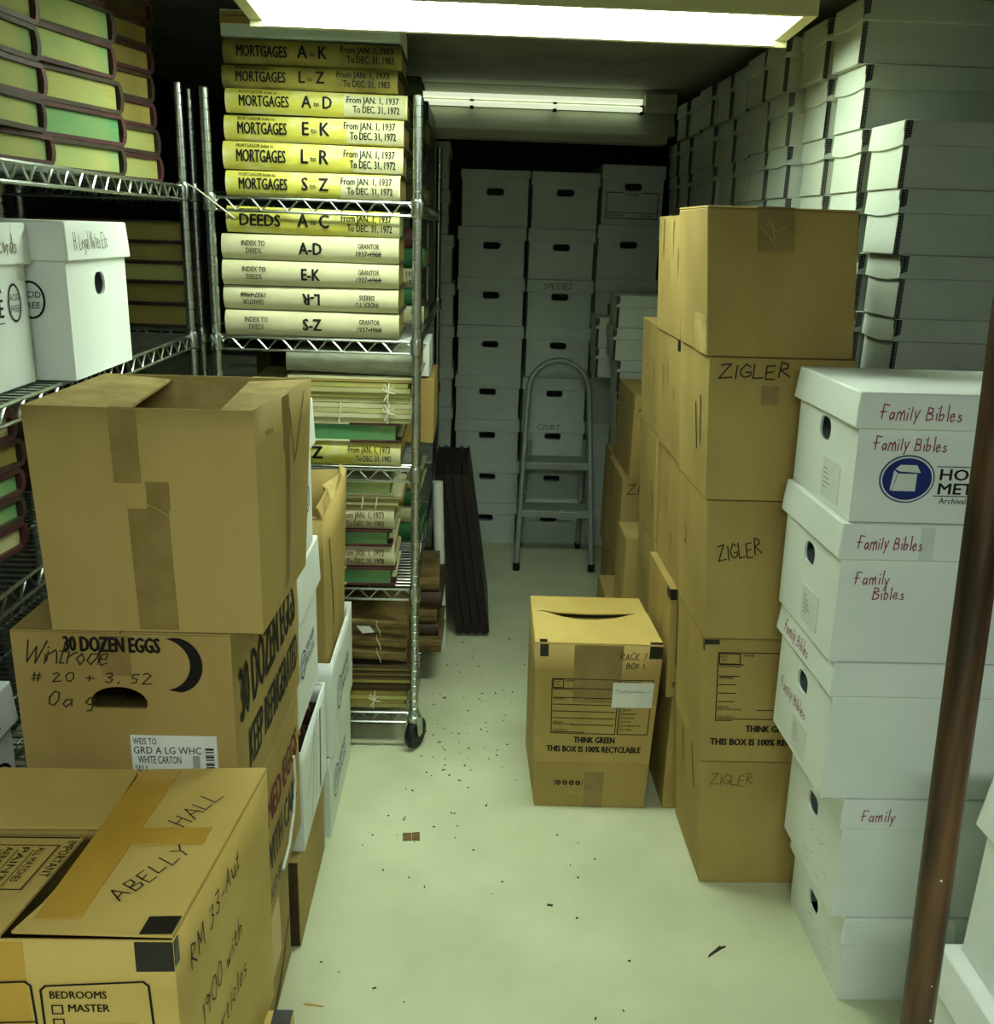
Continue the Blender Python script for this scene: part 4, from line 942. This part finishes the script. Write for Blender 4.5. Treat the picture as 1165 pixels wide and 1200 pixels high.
# second column behind
G2 = 'second cardboard column on the right'
def scuffs(Q, t, seed, face='left'):
    rnd = random.Random(seed); k = Ink(Q[face]); q = Q[face]
    for i in range(3):
        x = rnd.uniform(.3, .9)*q.w; y = rnd.uniform(.35, .9)*q.h; k.line([(x, y), (x+rnd.uniform(-.004, .004), y-rnd.uniform(.03, .09))], rnd.uniform(.003, .006))
    k.build('scuff', M['pencil'], t)
spec = ((0, .345, .570, .880, 0, 'resting on the floor'), (.347, .662, .552, .85, -.014, 'jutting into the aisle, second from floor'), (.664, .994, .556, .866, -.012, 'third from the floor'), (.996, 1.305, .535, .845, -.026, 'second from the top'), (1.307, 1.595, .505, .815, -.016, 'topmost'))
for i, (z0, z1, xa, xb, tx, lab) in enumerate(spec):
    t, Q, c = carton('cardboard_box', 'cardboard box in the column behind the Zigler stack, %s' % lab, xa, xb, 2.285, 2.58, z0, z1, G2, tx=tx, bulge=.004)
    scuffs(Q, t, 40+i)
    if i in (1, 3, 4): flaps(t, c, 'card', axis='y', th=.0012)
    q = Q['front']; ql = Q['left']
    if i in (1, 3):
        slab('corner_tape', ql, ql.w-.03, ql.h-.026, ql.w-.0005, ql.h-.0005, M['blacktape'], t, label='black corner tape'); slab('corner_tape', q, .0005, q.h-.03, .018, q.h-.0005, M['blacktape'], t, label='black corner tape')
    if i == 1:
        k = Ink(q); form(k, .022, .10, .28, .18, False); k.text('THINK GREEN', .09, .06, .017, w=.118, bold=.06); k.text('THIS BOX', .012, .03, .016, bold=.02); k.build('printing', M['black'], t)
    if i == 4:
        k = Ink(ql); k.line([(.08, ql.h-.01), (.085, ql.h-.09)], .010); k.line([(.20, ql.h-.01), (.205, ql.h-.08)], .008); k.build('stain', M['tape'], t)
G3 = 'third cardboard column on the right'
for i, (z0, z1, xa, tx, lab) in enumerate(((0, .34, .575, -.01, 'on the floor'), (.342, .684, .565, -.012, 'second from the floor'), (.686, 1.0, .552, -.018, 'second from the top'), (1.002, 1.31, .534, -.016, 'topmost'))):
    t, Q, c = carton('cardboard_box', 'cardboard box in the third column from the front on the right, %s' % lab, xa, xa+.31, 2.60, 2.87, z0, z1, G3, tx=tx, bulge=.004); scuffs(Q, t, 60+i)
    if i == 3: flaps(t, c, 'card', axis='y', th=.002)
t, Q, c = carton('cardboard_box', 'cardboard box under the flat-topped one at the dark end of the right row', .535, .84, 2.90, 3.075, 0, .295, 'low cardboard boxes at the far right', m='card2', bulge=.003)
t, Q, c = carton('cardboard_box', 'flat-topped cardboard box standing clear between the centre box and the third column', .522, .84, 2.895, 3.075, .297, .598, 'low cardboard boxes at the far right', bulge=.003)
flaps(t, c, 'card', axis='y', th=.0012)
t, Q, c = carton('cardboard_box', 'low brown box on the floor beside the right ladder foot', .498, .82, 3.095, 3.30, 0, .32, 'low cardboard boxes at the far right', m='card2', bulge=.003)
loc = None
for i, (z0, z1, xa, lab, hz) in enumerate(((0, .34, .60, 'on the floor at the far right', 0), (.342, .688, .570, 'second from the floor at the far right', 1), (.690, 1.0, .592, 'beside the small grey boxes', 1))):
    t, Q, c = carton('cardboard_box', 'tall dark-sided cardboard box %s' % lab if i == 2 else 'cardboard box %s' % lab, xa, xa+.31, 3.325, 3.70, z0, z1, 'dim cardboard column at the far right', m='card2', bulge=.003)
    if hz: k = Ink(Q['front']); k.hand('ZIGLER', .02, Q['front'].h-.06, .036, .003); k.build('handwriting', M['marker'], t)
t, Q, c = carton('cardboard_box', 'narrow brown box end on the floor behind the right ladder leg', .605, .90, 3.76, 3.95, 0, .262, 'dim brown boxes under the small grey boxes', m='card2')
t, Q, c = carton('cardboard_box', 'narrow brown box under the small grey boxes by the ladder', .592, .90, 3.76, 3.95, .264, .682, 'dim brown boxes under the small grey boxes', m='card2')

# ---- archive boxes with riveted metal edges
def arch_proto(w_, d_, h, label, group, edge=True, m='arch'):
    loc, c = corners(-w_/2, w_/2, -d_/2, d_/2, 0, h-.001)
    t = thing('archive_box', label, 'archive box', (0, 0, 0), 0, group)
    b, Q = shell('body', c, M[m], t, .001)
    k = .64; cl = []
    for i in range(4):
        p = Vector(c[i]).lerp(Vector(c[i+4]), k); s = Vector((1 if i in (1, 2) else -1, 1 if i in (2, 3) else -1, 0)); cl.append(p+s*.0062)
    for i in range(4):
        p = Vector(c[i+4]); s = Vector((1 if i in (1, 2) else -1, 1 if i in (2, 3) else -1, 0)); cl.append(p+s*.0042+Vector((0, 0, .001)))
    # the lid's lower edge bows
    lo_, QL = shell('lid', cl, M[m], t, .0015, bev=.002)
    for v in lo_.data.vertices:
        if v.co.z < k*h+.004:
            v.co.z -= .006*max(0, math.cos(v.co.y/d_*math.pi))*(1 if abs(v.co.x) > w_*.45 else 0)
    e = .0095
    for z0, z1, oo in ((0, k*h-.002, .0008), (k*h+.002, h-.002, .0052)):
        bm = bmesh.new()
        box(bm, -w_/2-.0006, -w_/2+e, -d_/2-oo-.0006, -d_/2+.002, z0, z1)
        box(bm, -w_/2-.0006-oo*.9, -w_/2+.002, -d_/2-oo-.0006, -d_/2+.0022, z0, z1)
        obj('metal_edge', bm, M['rivet'], t, label='dark riveted metal edge')
    return t
AH = .135; AG = 'grey archive boxes stacked along the right wall'
rowlab = ['top row', 'second row down', 'third row down', 'fourth row down', 'fifth row down', 'lowest row']
proto = None; used = False
cols_ = [(2.075, 2, 0), (2.272, 0, 0), (2.50, 0, 0), (2.735, 0, -.022), (2.945, 0, -.018), (3.17, 0, .0), (3.385, 0, .0), (3.60, 0, -.012), (3.83, 0, .006), (4.06, 0, 0), (4.29, 1, 0)]
clab = ['nearest', 'second nearest', 'third nearest', 'fourth nearest', 'fifth nearest', 'sixth nearest', 'seventh nearest', 'fourth farthest', 'third farthest', 'second farthest', 'farthest']
proto = arch_proto(.42, .168, AH, 'x', AG)
for ci, (y, r0, dx) in enumerate(cols_):
    for ri in range(r0, 6 if ci < 2 else 4):
        z = 1.255+AH*(5-ri)
        xl = .925-.085*(z-1.255)/.8 + dx + .004*((ci*3+ri*5) % 3-1)
        if ci == 0: xl += .012
        lab = 'grey archive box by the right wall, %s, %s column' % (rowlab[ri], clab[ci])
        if not used:
            o = proto; used = True; o.location = (xl+.21, y+.084, z); o['label'] = lab
        else: o = paste(proto, (xl+.21, y+.084, z), lab)
        o.rotation_euler = (0, 0, R(((ci*7+ri*11) % 5-2)*.35))
# the small grey boxes by the ladder
p2 = arch_proto(.30, .19, .126, 'x', 'small grey boxes by the ladder')
first = True
for i, (x, y, z, lab) in enumerate(((.61, 3.76, .684, 'lowest of the pile on the narrow brown box'), (.60, 3.76, .811, 'second from the bottom of the pile on the narrow brown box'), (.592, 3.76, .938, 'middle of the pile on the narrow brown box'), (.568, 3.76, 1.065, 'second from the top of the pile right of the ladder arch'), (.573, 3.76, 1.192, 'topmost of the pile right of the ladder arch'))):
    if first: o = p2; first = False
    else: o = paste(p2, (0, 0, 0), 'x')
    o.location = (x+.15, y+.095, z); o['label'] = 'small grey archive box, '+lab
t, Q, c = carton('cardboard_box', 'dim brown box on the floor in front of the far wall stacks, behind the ladder', .66, .93, 4.0, 4.2, 0, .48, 'dim brown boxes behind the ladder', m='card2')
t, Q, c = carton('cardboard_box', 'dim brown box stacked second from the floor behind the ladder', .64, .93, 4.0, 4.2, .482, .955, 'dim brown boxes behind the ladder', m='card2')
for x, z, lab in ((.535, .957, 'lower of the two just behind the ladder arch'), (.53, 1.084, 'upper of the two just behind the ladder arch')):
    o = paste(p2, (x+.15, 4.1, z), 'small grey archive box, '+lab)

# ---- white boxes, Family Bibles
GW = 'white boxes marked Family Bibles'
W5 = [(0, .21, .812, 'lowest of the Family Bibles stack, on the floor', 4), (.212, .492, .772, 'marked Family on its lid, second from the floor', 3), (.494, .788, .712, 'third of the Family Bibles stack, with writing on its hand hole end', 2), (.790, 1.064, .690, 'with Family Bibles written on lid and side, second from the top', 1), (1.066, 1.302, .688, 'with a blue box emblem, topmost of the Family Bibles stack', 0)]
for z0, z1, xl, lab, i in W5:
    t, Q, QL = record_box('file_box', 'white lidded box '+lab, xl, xl+.42, 1.60, 1.905, z0, z1, GW, tx=-.006, lid=(.062, .066, .066, .062, .06)[i], hole=('left',), hw=.058, hh=.044, holepos=.60, fl=.006, bulge=.009 if i == 4 else .002)
    qf_, ql = Q['front'], Q['left']
    if i == 0:
        k = Ink(qf_); k.hand('Family Bibles', .028, .134, .024, .002, xs=.68); k.build('handwriting', M['pinkpen'], t)
        k = Ink(QL['front']); k.hand('Family Bibles', .038, .018, .025, .002, xs=.72); k.build('lid_handwriting', M['pinkpen'], t)
        k = Ink(qf_, .0008); k.poly([(.095+.050*math.cos(2*math.pi*j/32), .082+.044*math.sin(2*math.pi*j/32)) for j in range(32)]); k.build('emblem', M['blue'], t, 'round blue emblem')
        k = Ink(qf_, .0014); k.ring(.095, .082, .0475, .0415, .003, 32)
        k.poly([(.070, .060), (.112, .060), (.112, .092), (.078, .092)]); k.poly([(.066, .062), (.069, .060), (.077, .093), (.070, .098)]); k.poly([(.072, .100), (.080, .096), (.118, .094), (.110, .108), (.080, .108)]); k.build('emblem_drawing', M['label'], t, 'white box drawing')
        k = Ink(qf_); k.rect(.146, .1055, .40, .107); k.text('HOLLINGER', .154, .082, .020, w=.19, bold=.03); k.text('METAL EDGE', .154, .056, .020, w=.20, bold=.03); k.rect(.146, .0515, .40, .053); k.text('Archival Storage Materials', .158, .038, .011, w=.16, bold=.0); k.build('printing', M['marker'], t)
    if i == 1:
        k = Ink(qf_); k.hand('Family', .028, .157, .025, .002, xs=.68); k.hand('Bibles', .066, .128, .025, .002, xs=.66); k.build('handwriting', M['pinkpen'], t)
        k = Ink(QL['front']); k.hand('Family Bibles', .030, .022, .024, .002, xs=.62); k.build('lid_handwriting', M['pinkpen'], t)
        slab('tape', QL['front'], .145, .002, .17, .064, M['whiteg'], t)
    if i == 2:
        k = Ink(ql); k.hand('Family Bibles', .03, .105, .026, .002, xs=.75); k.build('handwriting', M['pinkpen'], t)
        k = Ink(QL['left']); k.hand('Family Bibles', .05, .018, .026, .002, xs=.7); k.build('lid_handwriting', M['pinkpen'], t)
    if i == 3:
        k = Ink(QL['front']); k.hand('Family', .038, .020, .025, .002, xs=.72); k.build('lid_handwriting', M['pinkpen'], t)
    if i in (0, 1, 2):
        xx, yy = ((.16, .012), (.14, .02), (.12, .015))[i]
        slab('paper_label', ql, xx, yy, xx+.085, yy+.075, M['label'], t)
        k = Ink(ql, .002)
        for j in range(5): k.rect(xx+.012, yy+.02+.009*j, xx+.03+.006*((j*7) % 4), yy+.0215+.009*j)
        k.build('label_print', M['pencil'], t)
    else:
        rnd = random.Random(i); k = Ink(ql)
        for j in range(12):
            x, y = rnd.uniform(.08, .26), rnd.uniform(.02, .12); k.line([(x, y), (x+rnd.uniform(.005, .03), y+rnd.uniform(-.01, .015))], .003)
        k.build('scuff', M['whiteg'], t)
    if i == 4:
        slab('tape', QL['front'], .235, -.012, .30, .060, M['whiteg'], t)
# white boxes at the bottom right corner
t, Q, QL = record_box('file_box', 'white lidded box at the bottom right corner, lower of two', .790, 1.17, .93, 1.235, .19, .462, 'white boxes at the bottom right corner', lid=.07, fl=.008)
t, Q, QL = record_box('file_box', 'white lidded box at the right edge, upper of two by the pole', .812, 1.19, .93, 1.225, .464, .79, 'white boxes at the bottom right corner', lid=.10, fl=.008, tx=.004)
t, Q, QL = record_box('file_box', 'white box on the floor under the two at the bottom right corner', .80, 1.18, .93, 1.235, 0, .188, 'white boxes at the bottom right corner', lid=.06)
# ---- wooden pole
t = thing('wooden_pole', 'worn brown wooden pole standing upright in front of the white boxes', 'pole', (.652, 1.0, 0))
bm = bmesh.new(); n = 24
tube(bm, [(-.115*i/n, .0, 2.149*i/n) for i in range(n+1)], .0205, 20); obj('shaft', bm, M['wood'], t, smooth=50)
bm = bmesh.new()
rnd = random.Random(3)
for i in range(7):
    z = rnd.uniform(.2, .9); a = R(rnd.uniform(200, 320)); x = -.115*z/2.149+.0205*math.cos(a); y = .0205*math.sin(a)
    bmesh.ops.create_icosphere(bm, subdivisions=1, radius=rnd.uniform(.0012, .0022), matrix=Matrix.Translation((x, y, z)))
obj('paint_specks', bm, M['label'], t)

# ---- moving box in the aisle
loc, c = corners(.199, .528, 2.288, 2.62, 0, .50)
sh = [(.012, 0), (-.008, 0), (.0, 0), (.0, 0), (-.006, -.006), (.008, -.006), (-.008, 0), (-.006, 0)]
c = [(p[0]+s[0], p[1]+s[1], p[2]) for p, s in zip(c, sh)]
t = thing('cardboard_box', 'cardboard moving box with a white label standing alone in the middle of the aisle', 'cardboard box', loc, R(-1))
b, Q = shell('body', c, M['card'], t, .004, skip=('top',), thick=.004)
T = [Vector(p)+Vector((0, 0, .0006)) for p in c[4:8]]; q = Quad(*T)
def tf(pts):
    bm = bmesh.new(); bm.faces.new([bm.verts.new(q(x*q.w, y*q.h, z)) for x, y, z in pts]); o = obj('flap', bm, M['cardy'], t); s = o.modifiers.new('w', 'SOLIDIFY'); s.thickness = .004; s.offset = 1
tf([(0, 0, 0), (1, 0, 0), (1, .635, 0), (.93, .64, 0), (.70, .54, -.004), (.55, .51, -.005), (.38, .51, -.005), (.20, .56, -.003), (.10, .625, 0), (0, .63, 0)])
tf([(0, .64, 0), (.08, .675, 0), (.25, .635, 0), (.45, .622, 0), (.62, .628, 0), (.88, .655, 0), (1, .645, 0), (1, 1, 0), (0, 1, 0)])
qf_ = Q['front']; h_ = qf_.h
k = Ink(qf_, .0012); form(k, .045, .235, .265, .165, True); k.text('THINK GREEN', .165, .207, .018, w=.112, bold=.06, align='C'); k.text('THIS BOX IS 100% RECYCLABLE', .165, .178, .018, w=.262, bold=.06, align='C')
k.build('printing', M['black'], t)
k = Ink(qf_, .0028); x = .058
for j in range(4): k.poly([(x+.019*j+.0115+.0075*math.cos(2*math.pi*a/12), .080+.0085*math.sin(2*math.pi*a/12)) for a in range(12)])
k.rect(x-.001, .068, x+.0005, .092); k.rect(x+.080, .068, x+.0815, .092); k.build('symbols', M['black'], t)
k = Ink(qf_, .0034); 
for j in range(4): k.ring(x+.019*j+.0115, .080, .0035, .005, .0012, 10)
k.build('symbol_detail', M['card'], t)
slab('tape', qf_, .10, .33, .225, h_-.001, M['tape'], t, th=.0005)
slab('tape', qf_, .145, .002, .20, .115, M['tape'], t, th=.0022)
slab('lower_band', qf_, .004, .002, qf_.w-.003, .142, M['card2'], t, th=.0016, label='folded-up lower cardboard band')
slab('paper_label', qf_, .205, .318, .313, .392, M['label'], t, th=.0018, label='white paper label with faint writing')
k = Ink(qf_, .0032); k.line([(.212+.0035*j, .368+.004*math.sin(j*2.1)+.002*math.sin(j*.9)) for j in range(22)], .0009); k.line([(.211, .363), (.309, .366)], .0007); k.build('label_writing', M['pencil'], t)
k = Ink(qf_, .0024); k.hand('RACK 7', .218, h_-.040, .019, .0018, xs=.75); k.hand('BOX 1', .236, h_-.066, .016, .0018, xs=.8); k.build('handwriting', M['marker'], t)
k = Ink(qf_, .0036); k.line([(.10, .05), (.16, .045), (.23, .048)], .0018); k.line([(.155, .055), (.175, .06)], .0022); k.line([(.245, .085), (.27, .10), (.29, .105)], .0022); k.line([(.105, .335), (.125, .345)], .0015); k.build('crease', M['cardin'], t)
for xa in (.0005, qf_.w-.034):
    slab('corner_tape', qf_, xa+.012*(xa < .01), h_-.036, xa+.0335, h_-.0005, M['blacktape'], t, th=.0012, label='black corner tape')
qt = QF(lambda x, y, off=0.: q(x, y, .0044+off), q.w, q.h)
slab('corner_tape', qt, .012, .001, .032, .018, M['blacktape'], t, label='black corner tape'); slab('corner_tape', qt, q.w-.034, .001, q.w-.001, .014, M['blacktape'], t, label='black corner tape')

# ================================================================== back wall of record boxes
GB = 'record boxes stacked along the far wall'
zb2 = [0, .214, .43, .645, .862, 1.106, 1.343, 1.588, 1.856]
zb = [0, .214, .43, .645, .862, 1.106, 1.33, 1.562, 1.815]
names = ['on the floor', 'second from floor', 'third from floor', 'fourth from floor', 'fifth from floor', 'third from top', 'second from top', 'topmost']
colsb = [(-.070, .252, 'left column', 0), (.262, .580, 'middle column', 1), (.588, .885, 'right column', 2)]
for xa, xb, where, ci in colsb:
    for ri in range(8):
        dx = .003*((ri*5+ci*3) % 3-1)+(.005 if (ri < 2 and ci == 0) else 0)
        z0, z1 = (zb2 if ci == 2 else zb)[ri], (zb2 if ci == 2 else zb)[ri+1]-.001
        if ri == 7 and ci == 0: dx += .004
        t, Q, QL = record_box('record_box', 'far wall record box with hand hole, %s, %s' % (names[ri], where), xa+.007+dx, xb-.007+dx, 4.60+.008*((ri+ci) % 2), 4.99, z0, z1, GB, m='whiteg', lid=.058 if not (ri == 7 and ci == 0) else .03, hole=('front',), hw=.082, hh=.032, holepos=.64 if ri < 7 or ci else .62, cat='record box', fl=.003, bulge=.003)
        if ci == 2 and ri == 7:
            k = Ink(Q['front']); k.frame(.02, .03, Q['front'].w-.02, .145, .004); k.rect(.02, .055, Q['front'].w-.02, .058); k.rect(Q['front'].w*.66, .03, Q['front'].w*.66+.003, .056); k.text('RECORDS', Q['front'].w/2, .132, .008, align='C', bold=.02); k.text('CONTENTS', .03, .038, .01, bold=.02); k.text('FROM', Q['front'].w*.72, .038, .01, bold=.02); k.build('printing', M['marker'], t)
        if ci == 1 and ri in (5, 2):
            k = Ink(QL['front']); k.hand('SPEEIES' if ri == 5 else 'COURT', .08, .016, .026, .003); k.build('handwriting', M['pencil'], t)
        if ci == 1 and ri == 6: 
            q = Q['front']; slab('paper_scrap', q, .088, .135, .108, .175, M['label'], t, th=.001); slab('paper_scrap', q, .196, .15, .216, .17, M['label'], t, th=.001)
        if ci == 2 and ri == 5: slab('paper_slip', Q['front'], .06, .02, .10, .12, M['pencil'], t, th=.001)
zz = [0, .25, .50, .70, .90, 1.10, 1.30, 1.52, 1.72, 1.93]
for ri in range(9):
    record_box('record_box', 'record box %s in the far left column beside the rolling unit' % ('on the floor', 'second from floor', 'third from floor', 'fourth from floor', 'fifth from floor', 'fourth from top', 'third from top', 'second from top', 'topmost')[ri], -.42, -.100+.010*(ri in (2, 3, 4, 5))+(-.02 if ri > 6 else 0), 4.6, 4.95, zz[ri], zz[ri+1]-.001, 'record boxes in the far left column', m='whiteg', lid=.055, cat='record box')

# ================================================================== step ladder
t = thing('step_ladder', 'grey metal two-step ladder with an arched top rail against the far boxes', 'step ladder', (.42, 4.2, 0))
H = .97; lean = .22; pts = []
def fr(x, z): return (x, lean*z/H, z)
wb, wt = .180, .138
for i in range(9): z = .012+(H-.16-.012)*i/8; pts.append((-(wb+(wt-wb)*z/H), z))
arc_ = []
zc = H-.148
for i in range(1, 16):
    a = math.pi-math.pi*i/16; arc_.append((.145*math.cos(a), zc+.148*math.sin(a)))
right_ = [(-x, z) for x, z in pts[::-1]]
bm = bmesh.new(); tube(bm, [fr(x, z) for x, z in pts+arc_+right_], .0135, 12); obj('front_rail', bm, M['steel'], t, smooth=60)
for z in (.27, .492):
    x = wb+(wt-wb)*z/H; y = lean*z/H
    bm = bmesh.new(); box(bm, -x+.006, x-.006, y-.018, y+.13, z-.022, z+.014); o = obj('step', bm, M['steel'], t); bevel(o, .006)
    bm = bmesh.new(); box(bm, -x+.012, x-.012, y-.0195, y+.12, z+.012, z+.0165); obj('tread', bm, M['steel'], o)
pr = []
for s in (-1, 1):
    bm = bmesh.new(); tube(bm, [(s*.130, lean*.62/H+.012, .60), (s*.142, .26, .28), (s*.150, .345, .014)], .011, 10); obj('rear_leg', bm, M['steel'], t, smooth=60)
    bm = bmesh.new(); lathe(bm, [(.017, 0), (.0175, .006), (.0165, .034), (.013, .036)], 14, (s*(wb-.0008), .002)); obj('foot', bm, M['rubber'], t, smooth=40)
    bm = bmesh.new(); lathe(bm, [(.014, 0), (.0145, .03)], 14, (s*.150, .345)); obj('foot', bm, M['rubber'], t, smooth=40)
bm = bmesh.new(); P = []
for i in range(17):
    a = math.pi*i/16; P.append((.135*math.cos(a), .27-.01, .21+.03*math.sin(a)))
tube(bm, [(.143, .29, .14)]+P+[(-.143, .29, .14)], .008, 8); obj('cross_brace', bm, M['steel'], t, smooth=60)
for s in (-1, 1):
    bm = bmesh.new(); tube(bm, [(s*.150, lean*.36/H+.01, .36), (s*.146, .2, .30), (s*.143, .255, .27)], .005, 6); obj('hinge_bar', bm, M['steel'], t, smooth=60)

# ================================================================== floor litter
t = thing('card_scrap', 'small brown scrap of card lying on the floor in the aisle', 'scrap', (-.127, 2.14, 0), R(4))
bm = bmesh.new(); box(bm, -.023, .0, -.016, .016, 0, .0022); hexa(bm, [(.001, -.015, 0), (.022, -.017, .0), (.022, .015, .0), (.001, .016, 0), (.001, -.015, .0022), (.022, -.017, .004), (.022, .015, .005), (.001, .016, .0022)]); obj('scrap', bm, M['scrap'], t)
t = thing('plastic_sliver', 'dark thin sliver lying on the floor near the lowest white box', 'scrap', (.585, 1.735, 0), R(38))
bm = bmesh.new(); hexa(bm, [(-.028, -.002, 0), (.02, -.004, 0), (.022, .004, 0), (-.02, .002, 0), (-.028, -.002, .002), (.02, -.004, .003), (.022, .004, .003), (-.02, .002, .002)]); hexa(bm, [(.012, -.002, 0), (.03, -.006, 0), (.03, -.003, 0), (.012, .003, 0), (.012, -.002, .003), (.03, -.006, .003), (.03, -.003, .003), (.012, .003, .003)]); obj('sliver', bm, M['debris'], t)
t = thing('tape_shred', 'yellow shred of tape on the floor beside the bottom left boxes', 'scrap', (-.295, 1.575, 0), R(-8))
bm = bmesh.new(); hexa(bm, [(-.02, -.003, 0), (.02, -.002, 0), (.024, .001, 0), (-.018, .003, 0), (-.02, -.003, .001), (.02, -.002, .001), (.024, .001, .001), (-.018, .003, .001)]); obj('shred', bm, M['tapey'], t)
bm = bmesh.new(); rnd = random.Random(21)
for i in range(150):
    if i < 60: x, y = rnd.gauss(.0, .10)-.02, rnd.gauss(2.62, .22)
    else: x, y = rnd.uniform(-.3, .6), rnd.uniform(1.5, 3.6)
    if x < -.14 and y > 2.55 or x > .54 or y < 1.45 or (x > .17 and 2.25 < y < 2.66): continue
    r_ = rnd.uniform(.0010, .0028)*(1.4 if rnd.random() < .12 else 1)
    a = rnd.uniform(0, 3.1); ca, sa = math.cos(a), math.sin(a); l = r_*rnd.uniform(1, 2.4)
    P = [(x+ca*u*l-sa*v*r_, y+sa*u*l+ca*v*r_) for u, v in ((-1, -.6), (.8, -1), (1, .7), (-.7, 1))]
    hexa(bm, [(p[0], p[1], 0) for p in P]+[(p[0], p[1], .0012) for p in P])
o = obj('floor_crumbs', bm, M['debris']); o['kind'] = 'stuff'; tag(o, 'dark crumbs and specks of dirt scattered over the pale floor', 'crumbs')
